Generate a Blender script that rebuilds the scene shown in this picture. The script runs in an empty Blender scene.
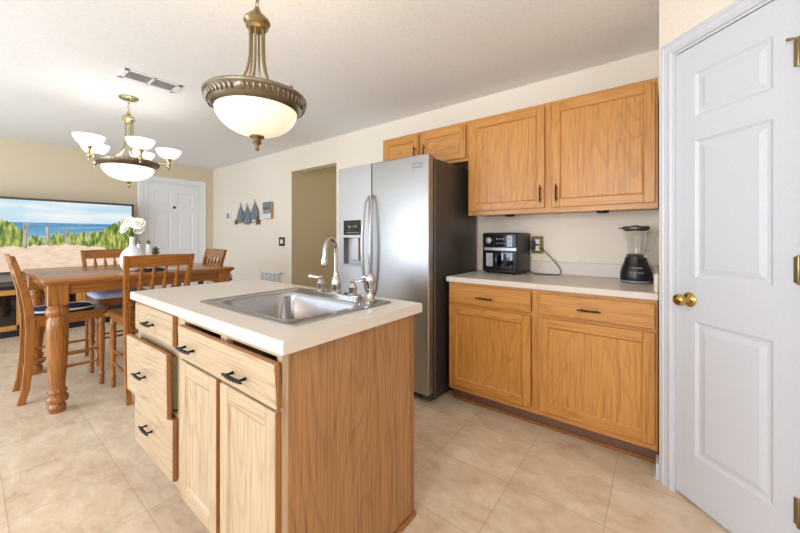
import bpy, bmesh, math, random
from mathutils import Vector, Matrix
from math import pi, sin, cos, radians as R
random.seed(7)
SC = bpy.context.scene
COL = SC.collection

# ------------------------------------------------------------------ camera, light, exposure
cam_d = bpy.data.cameras.new('camera'); cam = bpy.data.objects.new('camera', cam_d); COL.objects.link(cam)
cam.location = (0, 0, 1.2014)
cam.rotation_euler = (R(90), 0, 0.657)
cam_d.sensor_width = 36; cam_d.lens = 336 / 800 * 36
cam_d.shift_y = -(266.5 - 237.0) / 800
cam_d.clip_start = 0.02
SC.camera = cam
SC.view_settings.view_transform = 'Standard'; SC.view_settings.look = 'None'
SC.view_settings.gamma = 1; SC.view_settings.use_curve_mapping = False
SC.view_settings.exposure = -0.10

w = bpy.data.worlds.new('sky'); SC.world = w; w.use_nodes = True
wn = w.node_tree.nodes; wn['Background'].inputs[0].default_value = (0.75, 0.87, 1.0, 1)
wn['Background'].inputs[1].default_value = 1.6

def area(name, loc, rot, sx, sy, power, col, spread=180):
    d = bpy.data.lights.new(name, 'AREA'); d.shape = 'RECTANGLE'; d.size = sx; d.size_y = sy
    d.energy = power; d.color = col; d.spread = R(spread)
    o = bpy.data.objects.new(name, d); COL.objects.link(o); o.location = loc; o.rotation_euler = rot
    return o
# daylight entering through the glazed openings on the camera's side of the room
area('daylight_patio_door', (-3.9, -2.58, 1.15), (R(106), 0, 0), 2.6, 2.1, 128, (0.70, 0.84, 1.0))
area('daylight_kitchen_window', (-0.6, -2.58, 1.45), (R(118), 0, 0), 1.9, 1.5, 80, (0.82, 0.90, 1.0))
area('side_fill', (1.98, -1.2, 1.45), (R(112), 0, R(90)), 1.6, 1.4, 24, (1.0, 0.95, 0.90))  # added fill from the right, through an unseen opening
def point(name, loc, power, col, r=.04):
    d = bpy.data.lights.new(name, 'POINT'); d.energy = power; d.color = col; d.shadow_soft_size = r
    o = bpy.data.objects.new(name, d); COL.objects.link(o); o.location = loc; return o
# added fill lamps without a visible fixture: kitchen behind the camera, and hallway
point('kitchen_fill', (-.35, -1.0, 1.75), 24, (1, .86, .70), .16)
point('hallway_fill', (-2.6, 3.55, 1.9), 11, (1, .90, .76), .12)

# ------------------------------------------------------------------ helpers
def tagp(o, label=None, cat=None, group=None, kind=None):
    if label: o['label'] = label
    if cat: o['category'] = cat
    if group: o['group'] = group
    if kind: o['kind'] = kind
    return o

def thing(name, label, cat, loc=(0, 0, 0), rz=0, group=None):
    o = bpy.data.objects.new(name, None); COL.objects.link(o)
    o.empty_display_size = 0.05; o.location = loc; o.rotation_euler = (0, 0, rz)
    return tagp(o, label, cat, group)

class MB:
    def __init__(s): s.bm = bmesh.new(); s.mi = 0
    def _merge(s, b, M=None):
        if M is not None: bmesh.ops.transform(b, matrix=M, verts=b.verts)
        for f in b.faces: f.material_index = s.mi
        me = bpy.data.meshes.new('tmp'); b.to_mesh(me); b.free(); s.bm.from_mesh(me); bpy.data.meshes.remove(me)
        return s
    def box(s, x0, x1, y0, y1, z0, z1, bev=0.0, M=None, seg=1):
        b = bmesh.new(); bmesh.ops.create_cube(b, size=1)
        for v in b.verts:
            v.co = Vector((x0 + (v.co.x + .5) * (x1 - x0), y0 + (v.co.y + .5) * (y1 - y0), z0 + (v.co.z + .5) * (z1 - z0)))
        if bev: bmesh.ops.bevel(b, geom=list(b.edges), offset=bev, segments=seg, affect='EDGES', profile=.6)
        return s._merge(b, M)
    def lathe(s, prof, c=(0, 0, 0), n=24, M=None, cap=True):
        b = bmesh.new(); rings = []
        for r, z in prof:
            if r < 1e-5: rings.append([b.verts.new((c[0], c[1], c[2] + z))])
            else: rings.append([b.verts.new((c[0] + r * cos(2 * pi * k / n), c[1] + r * sin(2 * pi * k / n), c[2] + z)) for k in range(n)])
        for a, d in zip(rings, rings[1:]):
            for k in range(n):
                if len(a) == 1 and len(d) == 1: continue
                if len(a) == 1: b.faces.new((a[0], d[k], d[(k + 1) % n]))
                elif len(d) == 1: b.faces.new((a[k], a[(k + 1) % n], d[0]))
                else: b.faces.new((a[k], a[(k + 1) % n], d[(k + 1) % n], d[k]))
        if cap:
            for rg in (rings[0], rings[-1]):
                if len(rg) > 2: b.faces.new(rg)
        bmesh.ops.recalc_face_normals(b, faces=b.faces)
        return s._merge(b, M)
    def tube(s, pts, r, n=10, M=None, closed=False, sq=None):
        pts = [Vector(p) for p in pts]; rr = r if isinstance(r, (list, tuple)) else [r] * len(pts)
        b = bmesh.new(); rings = []; up = None
        for i, p in enumerate(pts):
            if closed: t = pts[(i + 1) % len(pts)] - pts[i - 1]
            else: t = pts[min(i + 1, len(pts) - 1)] - pts[max(i - 1, 0)]
            t.normalize()
            if up is None: up = Vector((0, 0, 1)) if abs(t.z) < .9 else Vector((1, 0, 0))
            u = (up - t * up.dot(t)).normalized(); up = u; v = t.cross(u)
            a, c = (sq if sq else (1, 1))
            rings.append([b.verts.new(p + u * rr[i] * a * cos(2 * pi * k / n) + v * rr[i] * c * sin(2 * pi * k / n)) for k in range(n)])
        m = len(rings)
        for i in range(m if closed else m - 1):
            A, B = rings[i], rings[(i + 1) % m]
            for k in range(n): b.faces.new((A[k], A[(k + 1) % n], B[(k + 1) % n], B[k]))
        if not closed: b.faces.new(rings[0]); b.faces.new(rings[-1])
        bmesh.ops.recalc_face_normals(b, faces=b.faces)
        return s._merge(b, M)
    def sweep(s, pts, wx, wy, M=None, axis='x'):
        # rectangular section bar following pts in a vertical plane; wx across, wy in plane (horizontal)
        b = bmesh.new(); rings = []
        for i, p in enumerate(pts):
            p = Vector(p); ax = wx[i] if isinstance(wx, list) else wx; ay = wy[i] if isinstance(wy, list) else wy
            q = [(-1, -1), (1, -1), (1, 1), (-1, 1)]
            rings.append([b.verts.new(p + Vector((a * ax / 2, c * ay / 2, 0))) for a, c in q])
        for A, B in zip(rings, rings[1:]):
            for k in range(4): b.faces.new((A[k], A[(k + 1) % 4], B[(k + 1) % 4], B[k]))
        b.faces.new(rings[0]); b.faces.new(rings[-1])
        bmesh.ops.recalc_face_normals(b, faces=b.faces)
        bmesh.ops.bevel(b, geom=list(b.edges), offset=.003, segments=1, affect='EDGES')
        return s._merge(b, M)
    def prism(s, poly, z0, z1, M=None, bev=0):
        b = bmesh.new(); lo = [b.verts.new((x, y, z0)) for x, y in poly]; hi = [b.verts.new((x, y, z1)) for x, y in poly]
        n = len(poly)
        for k in range(n): b.faces.new((lo[k], lo[(k + 1) % n], hi[(k + 1) % n], hi[k]))
        b.faces.new(lo); b.faces.new(hi); bmesh.ops.recalc_face_normals(b, faces=b.faces)
        if bev: bmesh.ops.bevel(b, geom=[e for e in b.edges], offset=bev, segments=2, affect='EDGES')
        return s._merge(b, M)
    def ball(s, c, rx, ry=None, rz=None, u=12, v=8, M=None):
        b = bmesh.new(); bmesh.ops.create_uvsphere(b, u_segments=u, v_segments=v, radius=1)
        for q in b.verts: q.co = Vector((c[0] + q.co.x * rx, c[1] + q.co.y * (ry or rx), c[2] + q.co.z * (rz or rx)))
        return s._merge(b, M)
    def raw(s, verts, faces, M=None):
        b = bmesh.new(); vs = [b.verts.new(v) for v in verts]
        for f in faces: b.faces.new([vs[i] for i in f])
        bmesh.ops.recalc_face_normals(b, faces=b.faces)
        return s._merge(b, M)
    def build(s, name, mats, parent=None, angle=35, smooth=True):
        me = bpy.data.meshes.new(name); s.bm.to_mesh(me); s.bm.free()
        for m in (mats if isinstance(mats, (list, tuple)) else [mats]): me.materials.append(m)
        if smooth:
            for p in me.polygons: p.use_smooth = True
            me.set_sharp_from_angle(angle=R(angle))
        o = bpy.data.objects.new(name, me); COL.objects.link(o)
        if parent is not None: o.parent = parent
        return o

def struct(name, mb, mat, parent=None, **k):
    o = mb.build(name, mat, parent, **k)
    if parent is None: o['kind'] = 'structure'
    return o

def copy_tree(o, parent=None):
    c = o.copy(); COL.objects.link(c)
    if parent is not None: c.parent = parent
    for ch in list(o.children): copy_tree(ch, c)
    return c

def raised(mb, x0, x1, z0, z1, y, depth, out=-1):
    pass

# ------------------------------------------------------------------ materials
class NT:
    def __init__(s, name):
        s.m = bpy.data.materials.new(name); s.m.use_nodes = True; s.t = s.m.node_tree; s.b = s.t.nodes['Principled BSDF']
    def n(s, typ, **k):
        q = s.t.nodes.new(typ)
        for a, v in k.items():
            if a.startswith('i_'): q.inputs[a[2:]].default_value = v
            else: setattr(q, a, v)
        return q
    def l(s, a, b): s.t.links.new(a, b)
    def ramp(s, fac, stops, interp='LINEAR'):
        r = s.n('ShaderNodeValToRGB'); r.color_ramp.interpolation = interp
        e = r.color_ramp.elements
        e[0].position = stops[0][0]; e[0].color = (*stops[0][1], 1)
        e[1].position = stops[-1][0]; e[1].color = (*stops[-1][1], 1)
        for p, c in stops[1:-1]:
            q = e.new(p); q.color = (*c, 1)
        s.l(fac, r.inputs[0]); return r.outputs[0]
    def math(s, op, a, b=None):
        q = s.n('ShaderNodeMath', operation=op)
        for i, v in enumerate((a, b)):
            if v is None: continue
            if isinstance(v, (int, float)): q.inputs[i].default_value = v
            else: s.l(v, q.inputs[i])
        return q.outputs[0]
    def mix(s, fac, a, b, mode='MIX'):
        q = s.n('ShaderNodeMix', data_type='RGBA', blend_type=mode)
        if isinstance(fac, (int, float)): q.inputs[0].default_value = fac
        else: s.l(fac, q.inputs[0])
        for i, v in ((6, a), (7, b)):
            if isinstance(v, tuple): q.inputs[i].default_value = (*v, 1)
            else: s.l(v, q.inputs[i])
        return q.outputs[2]
    def bump(s, h, strength=.2, dist=.01):
        q = s.n('ShaderNodeBump'); q.inputs['Strength'].default_value = strength; q.inputs['Distance'].default_value = dist
        s.l(h, q.inputs['Height']); s.l(q.outputs[0], s.b.inputs['Normal'])

def srgb(r, g, b):
    f = lambda c: (c / 255 / 12.92) if c / 255 <= .04045 else ((c / 255 + .055) / 1.055) ** 2.4
    return (f(r), f(g), f(b))

def plain(name, col, rough=.5, metal=0, spec=.5, bumps=0, scale=200, **k):
    t = NT(name); t.b.inputs['Roughness'].default_value = rough; t.b.inputs['Metallic'].default_value = metal
    t.b.inputs['Specular IOR Level'].default_value = spec
    tc = t.n('ShaderNodeTexCoord'); no = t.n('ShaderNodeTexNoise'); no.inputs['Scale'].default_value = scale
    t.l(tc.outputs['Object'], no.inputs['Vector'])
    c = t.ramp(no.outputs[0], [(.3, tuple(x * .96 for x in col)), (.7, tuple(min(1, x * 1.03) for x in col))])
    t.l(c, t.b.inputs['Base Color'])
    if bumps: t.bump(no.outputs[0], bumps, .002)
    for a, v in k.items(): t.b.inputs[a.replace('_', ' ')].default_value = v
    return t.m

def oak(name, light, dark, axis='z', rough=.38, ring=1.0, contrast=1.0):
    t = NT(name); tc = t.n('ShaderNodeTexCoord'); oi = t.n('ShaderNodeObjectInfo')
    off = t.n('ShaderNodeVectorMath', operation='MULTIPLY_ADD')
    cmb = t.n('ShaderNodeCombineXYZ')
    for i in range(3): t.l(oi.outputs['Random'], cmb.inputs[i])
    t.l(cmb.outputs[0], off.inputs[0]); off.inputs[1].default_value = (7.3, 5.1, 9.7); t.l(tc.outputs['Object'], off.inputs[2])
    def mp(sc):
        q = t.n('ShaderNodeMapping'); q.inputs['Scale'].default_value = sc; t.l(off.outputs[0], q.inputs[0]); return q.outputs[0]
    ix = 'xyz'.index(axis)
    def st(a, b): v = [a] * 3; v[ix] = b; return tuple(v)
    # cathedral figure: stretched noise banded into lines
    n1 = t.n('ShaderNodeTexNoise'); n1.inputs['Scale'].default_value = 1.0; n1.inputs['Detail'].default_value = 1.5
    t.l(mp(st(3.6 * ring, .50 * ring)), n1.inputs[0])
    bands = t.math('FRACT', t.math('MULTIPLY', n1.outputs[0], 30))
    b2 = t.ramp(bands, [(0, (.78,) * 3), (.62, (.70,) * 3), (.88, (.14,) * 3), (1, (.78,) * 3)])
    n2 = t.n('ShaderNodeTexNoise'); n2.inputs['Scale'].default_value = 1.0; n2.inputs['Detail'].default_value = 3
    t.l(mp(st(170, 3.5)), n2.inputs[0])
    pores = t.ramp(n2.outputs[0], [(.36, (0,) * 3), (.52, (1,) * 3)])
    n3 = t.n('ShaderNodeTexNoise'); n3.inputs['Scale'].default_value = 1.0
    t.l(mp(st(3.5, .8)), n3.inputs[0])
    f = t.mix(.52, b2, pores); f = t.mix(.30, f, n3.outputs[0])
    mid = tuple((a + b) / 2 for a, b in zip(light, dark))
    c = t.ramp(f, [(.12, tuple(m + (d - m) * contrast for m, d in zip(mid, dark))), (.85, tuple(m + (d - m) * contrast for m, d in zip(mid, light)))])
    t.l(c, t.b.inputs['Base Color']); t.b.inputs['Roughness'].default_value = rough
    t.b.inputs['Coat Weight'].default_value = .15; t.b.inputs['Coat Roughness'].default_value = .25
    t.bump(f, .12, .0015)
    return t.m

OL, OD = srgb(206, 145, 70), srgb(156, 97, 36)
M = {}
for a in 'xyz': M['oak_' + a] = oak('oak_cabinet_' + a, OL, OD, a)
IL, IDk = srgb(196, 174, 142), srgb(154, 122, 90)  # paler, cooler copy of the cabinet oak: window light put into the colour
for a in 'xyz': M['iok_' + a] = oak('island_oak_daylit_' + a, IL, IDk, a)
M['end'] = oak('island_end_panel_oak', srgb(172, 126, 80), srgb(120, 80, 44), 'z', ring=.9)
M['edge'] = oak('stained_edge_oak', srgb(160, 104, 52), srgb(118, 72, 34), 'z')
for a in 'xyz': M['tbl_' + a] = oak('honey_pine_' + a, srgb(172, 108, 46), srgb(98, 56, 16), a, rough=.25, ring=.6)
M['toe'] = plain('brown_vinyl_toe', srgb(120, 84, 66), .5)
M['wall'] = plain('cream_wall_paint', srgb(236, 224, 207), .85, bumps=.15, scale=90)
M['tan'] = plain('shaded_wall_paint', srgb(218, 201, 172), .85, bumps=.15, scale=90)  # same paint as the cream walls, its dimmer light put into the colour
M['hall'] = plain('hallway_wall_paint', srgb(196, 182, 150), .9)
M['ceil'] = plain('ceiling_paint', srgb(240, 239, 237), .95, bumps=.1, scale=60)
M['white'] = plain('white_semigloss_paint', srgb(208, 210, 216), .38)
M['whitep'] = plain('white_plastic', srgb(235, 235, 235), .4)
M['lam'] = plain('beige_laminate', srgb(214, 203, 191), .32, scale=420)
M['brass'] = plain('polished_brass', srgb(196, 164, 92), .18, 1)
M['abrass'] = plain('antique_brass', srgb(150, 134, 98), .3, 1)
M['abronze'] = plain('antique_bronze', srgb(134, 124, 108), .33, 1, scale=60)
M['obrass'] = plain('tarnished_brass', srgb(96, 88, 54), .4, 1)
M['gold'] = plain('pale_gold_metal', srgb(196, 188, 148), .25, 1)
M['chrome'] = plain('polished_nickel', srgb(196, 192, 190), .08, 1)
M['black'] = plain('black_plastic', srgb(26, 26, 28), .3)
M['blackm'] = plain('black_iron', srgb(24, 22, 24), .35, .6)
M['bronze'] = plain('dark_bronze_pull', srgb(70, 52, 38), .35, .7)
M['dgrey'] = plain('charcoal_enamel', srgb(84, 78, 72), .35, .35)
M['grey'] = plain('grey_plastic', srgb(130, 132, 135), .4)
M['lgrey'] = plain('light_grey_plastic', srgb(176, 178, 182), .4)
M['dkglass'] = plain('black_glass', srgb(12, 12, 15), .05, spec=.9)
M['socket'] = plain('dark_socket', srgb(40, 38, 34), .5)
M['porc'] = plain('white_porcelain', srgb(240, 240, 244), .15)
M['petal'] = plain('white_petals', srgb(248, 246, 238), .7)
M['yel'] = plain('yellow_stamens', srgb(235, 190, 60), .7)
M['green'] = plain('green_stem', srgb(80, 110, 50), .6)
M['leaf'] = plain('succulent_leaf', srgb(90, 110, 80), .6)
M['sail'] = plain('blue_grey_metal', srgb(128, 142, 152), .45, .5, scale=40)
M['brown'] = plain('weathered_brown', srgb(110, 84, 58), .7, scale=60)
M['tray'] = plain('dark_tray', srgb(52, 38, 32), .4)
M['navy'] = plain('navy_cloth', srgb(40, 48, 84), .9, bumps=.3)
M['pipe'] = plain('cream_piping', srgb(222, 222, 226), .8)
M['bluew'] = plain('blue_white_cloth', srgb(190, 200, 232), .9, bumps=.4, scale=45)
M['pink'] = plain('pink_print', srgb(190, 130, 140), .7, scale=30)
M['kraft'] = plain('kraft_brown_canvas_edge', srgb(186, 150, 100), .8)

def steel(name, col, rough, sc):
    t = NT(name); tc = t.n('ShaderNodeTexCoord'); mp = t.n('ShaderNodeMapping'); mp.inputs['Scale'].default_value = sc
    t.l(tc.outputs['Object'], mp.inputs[0]); no = t.n('ShaderNodeTexNoise'); no.inputs['Scale'].default_value = 1; no.inputs['Detail'].default_value = 2
    t.l(mp.outputs[0], no.inputs[0])
    t.l(t.ramp(no.outputs[0], [(.3, tuple(c * .97 for c in col)), (.7, col)]), t.b.inputs['Base Color'])
    t.l(t.ramp(no.outputs[0], [(.3, (rough * .95,) * 3), (.7, (rough * 1.05,) * 3)]), t.b.inputs['Roughness'])
    t.b.inputs['Metallic'].default_value = 1; t.b.inputs['Anisotropic'].default_value = .5
    return t.m
M['steel'] = steel('brushed_stainless', srgb(180, 178, 176), .38, (3, 3, 60))
M['sinksteel'] = steel('satin_sink_steel', srgb(172, 170, 170), .23, (30, 3, 3))

def floor_mat():
    t = NT('stone_look_vinyl_tile'); tc = t.n('ShaderNodeTexCoord')
    mp = t.n('ShaderNodeMapping'); mp.inputs['Location'].default_value = (0.18, -0.49, 0); t.l(tc.outputs['Object'], mp.inputs[0])
    br = t.n('ShaderNodeTexBrick'); br.offset = 0; br.squash = 1
    br.inputs['Scale'].default_value = 1; br.inputs['Mortar Size'].default_value = .0022; br.inputs['Mortar Smooth'].default_value = .3
    br.inputs['Brick Width'].default_value = .40; br.inputs['Row Height'].default_value = .378
    t.l(mp.outputs[0], br.inputs[0])
    br.inputs['Color1'].default_value = (1, 1, 1, 1); br.inputs['Color2'].default_value = (.0, .0, .0, 1); br.inputs['Mortar'].default_value = (.5, .5, .5, 1)
    # veins
    m2 = t.n('ShaderNodeMapping'); m2.inputs['Rotation'].default_value = (0, 0, R(35)); m2.inputs['Scale'].default_value = (1.6, 3.6, 1)
    t.l(tc.outputs['Object'], m2.inputs[0])
    n1 = t.n('ShaderNodeTexNoise'); n1.inputs['Scale'].default_value = 4.2; n1.inputs['Detail'].default_value = 10; n1.inputs['Roughness'].default_value = .68; n1.inputs['Distortion'].default_value = .7
    t.l(m2.outputs[0], n1.inputs[0])
    n2 = t.n('ShaderNodeTexNoise'); n2.inputs['Scale'].default_value = 5; n2.inputs['Detail'].default_value = 8; n2.inputs['Roughness'].default_value = .65; t.l(tc.outputs['Object'], n2.inputs[0])
    f = t.mix(.45, n1.outputs[0], n2.outputs[0]); f = t.mix(.06, f, br.outputs[0])
    c = t.ramp(f, [(.36, srgb(194, 164, 136)), (.45, srgb(211, 186, 157)), (.53, srgb(219, 198, 171)), (.64, srgb(232, 215, 192))])
    c = t.mix(t.math('MULTIPLY', br.outputs[1], .42), c, srgb(140, 116, 94))
    t.l(c, t.b.inputs['Base Color'])
    t.b.inputs['Roughness'].default_value = .34; t.b.inputs['Specular IOR Level'].default_value = .4
    t.bump(t.math('SUBTRACT', t.math('MULTIPLY', f, .3), br.outputs[1]), .25, .002)
    return t.m
M['floor'] = floor_mat()

def glow(name, col, strength, trans=0, inner=None):
    t = NT(name); t.b.inputs['Base Color'].default_value = (*col, 1); t.b.inputs['Roughness'].default_value = .3
    t.b.inputs['Emission Color'].default_value = (*col, 1); t.b.inputs['Emission Strength'].default_value = strength
    tc = t.n('ShaderNodeTexCoord'); no = t.n('ShaderNodeTexNoise'); no.inputs['Scale'].default_value = 12
    t.l(tc.outputs['Object'], no.inputs[0])
    t.l(t.ramp(no.outputs[0], [(.3, tuple(c * .9 for c in col)), (.7, col)]), t.b.inputs['Emission Color'])
    return t.m
M['shade_w'] = glow('lit_frosted_glass_shade', (1, .97, .93), .8)
M['bowl_w'] = glow('lit_alabaster_bowl', (1, .86, .64), .62)
def glass(name, col=(1, 1, 1), rough=.02):
    t = NT(name); t.b.inputs['Base Color'].default_value = (*col, 1); t.b.inputs['Transmission Weight'].default_value = 1
    t.b.inputs['Roughness'].default_value = rough; t.b.inputs['IOR'].default_value = 1.45
    tc = t.n('ShaderNodeTexCoord'); no = t.n('ShaderNodeTexNoise'); no.inputs['Scale'].default_value = 8
    t.l(tc.outputs['Object'], no.inputs[0]); t.bump(no.outputs[0], .02, .001)
    return t.m
M['glass'] = glass('clear_glass')

def screen_mat(y0, y1, z0, z1):
    t = NT('beach_picture_screen'); tc = t.n('ShaderNodeTexCoord'); sp = t.n('ShaderNodeSeparateXYZ'); t.l(tc.outputs['Object'], sp.inputs[0])
    Y, Z = sp.outputs[1], sp.outputs[2]
    def noise(sc, det=4, vec=None, rot=0):
        mp = t.n('ShaderNodeMapping'); mp.inputs['Scale'].default_value = sc; mp.inputs['Rotation'].default_value = (rot, 0, 0)
        t.l(tc.outputs['Object'], mp.inputs[0]); n = t.n('ShaderNodeTexNoise'); n.inputs['Scale'].default_value = 1; n.inputs['Detail'].default_value = det
        t.l(mp.outputs[0], n.inputs[0]); return n.outputs[0]
    H = 1.385
    sky = t.ramp(noise((1, 1.6, 9), 5), [(.36, srgb(196, 228, 242)), (.60, srgb(240, 248, 252))])
    sea = t.ramp(t.math('DIVIDE', t.math('SUBTRACT', Z, 1.15), H - 1.15), [(0, srgb(150, 196, 222)), (.45, srgb(104, 170, 205)), (.9, srgb(80, 148, 190)), (1, srgb(90, 160, 210))])
    sea = t.mix(t.ramp(noise((1, 3, 60), 3), [(.55, (0,) * 3), (.68, (.5,) * 3)]), sea, srgb(225, 238, 245))
    grass = t.ramp(noise((1, 34, 9), 5, rot=.5), [(.34, srgb(66, 96, 36)), (.48, srgb(122, 150, 62)), (.62, srgb(204, 204, 110))])
    sand = t.ramp(noise((1, 9, 30), 6), [(.35, srgb(243, 208, 178)), (.6, srgb(252, 228, 206))])
    c = t.mix(t.math('LESS_THAN', Z, H), sky, sea)
    # dune grass profile: tall at both sides, low in the middle
    prof = t.n('ShaderNodeValToRGB'); e = prof.color_ramp.elements; prof.color_ramp.interpolation = 'B_SPLINE'
    stops = [(0, 1.0), (.16, .98), (.24, .86), (.29, .52), (.36, .38), (.44, .42), (.52, .56), (.62, .50), (.72, .56), (.80, .70), (.88, .98), (.95, 1.0), (1, .9)]
    e[0].position = 0; e[0].color = (stops[0][1],) * 3 + (1,); e[1].position = 1; e[1].color = (stops[-1][1],) * 3 + (1,)
    for p, v in stops[1:-1]:
        q = e.new(p); q.color = (v, v, v, 1)
    t.l(t.math('DIVIDE', t.math('SUBTRACT', Y, y0), y1 - y0), prof.inputs[0])
    top = t.math('ADD', t.math('MULTIPLY', prof.outputs[0], .36), 1.06)
    top = t.math('ADD', top, t.math('MULTIPLY', t.math('SUBTRACT', noise((1, 40, 6), 4), .5), .22))
    c = t.mix(t.math('LESS_THAN', Z, top), c, grass)
    base = t.n('ShaderNodeValToRGB'); e = base.color_ramp.elements
    e[0].position = 0; e[0].color = (.40,) * 3 + (1,); e[1].position = 1; e[1].color = (.05,) * 3 + (1,)
    for p, v in ((.3, .38), (.45, .42), (.6, .40), (.75, .34), (.9, .12)):
        q = e.new(p); q.color = (v, v, v, 1)
    t.l(t.math('DIVIDE', t.math('SUBTRACT', Y, y0), y1 - y0), base.inputs[0])
    bl = t.math('ADD', t.math('MULTIPLY', base.outputs[0], .40), .93)
    bl = t.math('ADD', bl, t.math('MULTIPLY', t.math('SUBTRACT', noise((1, 14, 4), 4), .5), .10))
    c = t.mix(t.math('LESS_THAN', Z, bl), c, sand)
    t.l(c, t.b.inputs['Emission Color']); t.b.inputs['Emission Strength'].default_value = 1.0
    t.b.inputs['Base Color'].default_value = (.01, .01, .01, 1); t.b.inputs['Roughness'].default_value = .2
    return t.m

# ------------------------------------------------------------------ structure
XL, YB, H = -6.5, 2.80, 2.44
YF, XR = -2.7, 2.1
OX0, OX1, OZ = -4.08, -3.15, 2.118
struct('floor', MB().box(XL - .3, XR + .2, YF - .2, 4.3, -.1, 0), M['floor'])
struct('ceiling', MB().box(XL - .3, XR + .2, YF - .2, 4.3, H, H + .1), M['ceil'])
struct('wall_left', MB().box(XL - .12, XL, YF, YB + .12, 0, H), M['tan'])
m = MB()
m.box(XL, OX0, YB, YB + .12, 0, H); m.box(OX0, OX1, YB, YB + .12, OZ, H); m.box(OX1, 0, YB, YB + .12, 0, H)
struct('wall_back', m, M['wall'])
struct('wall_side', MB().box(0, .12, 2.105, YB + .12, 0, H), M['wall'])
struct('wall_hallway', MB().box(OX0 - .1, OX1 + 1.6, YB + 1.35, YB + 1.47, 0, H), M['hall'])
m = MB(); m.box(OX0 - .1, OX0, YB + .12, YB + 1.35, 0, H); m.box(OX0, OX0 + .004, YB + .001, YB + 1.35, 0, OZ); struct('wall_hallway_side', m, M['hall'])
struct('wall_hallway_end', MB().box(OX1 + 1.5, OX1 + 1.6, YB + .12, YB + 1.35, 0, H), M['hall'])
# diagonal pantry wall: local x runs along the wall away from the corner, local -y faces the room
DG = Matrix.Translation((0, 2.105, 0)) @ Matrix.Rotation(R(-45), 4, 'Z')
D0, D1, DZ = .083, .534, 2.055
m = MB()
m.box(0, D0 - .004, 0, .11, 0, H, M=DG); m.box(D1 + .012, 1.65, 0, .11, 0, H, M=DG); m.box(D0 - .004, D1 + .012, 0, .11, DZ + .012, H, M=DG)
struct('wall_pantry', m, M['wall'])
ex, ey = 1.65 / math.sqrt(2), 2.105 - 1.65 / math.sqrt(2)
m = MB(); m.box(ex, XR, ey, ey + .11, 0, H); struct('wall_return', m, M['wall'])
m = MB()
m.box(XR, XR + .12, YF, -2.0, 0, H); m.box(XR, XR + .12, -.4, ey + .11, 0, H); m.box(XR, XR + .12, -2.0, -.4, 0, .75); m.box(XR, XR + .12, -2.0, -.4, 2.15, H)
struct('wall_right', m, M['wall'])
m = MB()
for a, b, c, d in ((XL, -5.2, 0, H), (-5.2, -2.6, 2.2, H), (-2.6, -1.55, 0, H), (-1.55, .35, 0, .7), (-1.55, .35, 2.2, H), (.35, XR, 0, H)):
    m.box(a, b, YF - .12, YF, c, d)
struct('wall_front', m, M['wall'])
# trims
m = MB()
for y in (.0, -.009, -.015):
    pass
CP = [(0, 0), (0, -.010), (.006, -.016), (.016, -.017), (.022, -.013), (.040, -.011), (.050, -.014), (.060, -.009), (.062, 0)]
def casing(mb, x0, x1, z1, MM, wdt=.062, z0=0):
    # mitred moulding around an opening x0..x1, top z1; profile from the outer edge inwards
    k = wdt / .062
    path = [(x0, z0, (-1, 0)), (x0, z1, (-1, 1)), (x1, z1, (1, 1)), (x1, z0, (1, 0))]
    vs = []; fs = []
    for (px, pz, (dx, dz)) in path:
        for (t_, y) in CP:
            o = (.062 - t_) * k
            vs.append((px + dx * o, y, pz + dz * o))
    n = len(CP)
    for i in range(3):
        for j in range(n - 1):
            a = i * n + j; fs.append((a, a + 1, a + 1 + n, a + n))
        a = i * n; fs.append((a, a + n, a + 2 * n - 1, a + n - 1))
    fs.append(tuple(range(n))); fs.append(tuple(range(3 * n, 4 * n)))
    mb.raw(vs, fs, M=MM)
casing(m, D0 - .004, D1 + .012, DZ + .012, DG)
m.box(D0 - .004, D0 - .001, .0, .11, 0, DZ + .012, M=DG); m.box(D1 + .003, D1 + .012, 0, .11, 0, DZ + .012, M=DG); m.box(D0 - .001, D1 + .003, 0, .11, DZ + .003, DZ + .012, M=DG)
m.box(D0 - .001, D0 + .01, .045, .055, 0, DZ, M=DG)
struct('trim_1', m, M['white'], angle=20)

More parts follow.
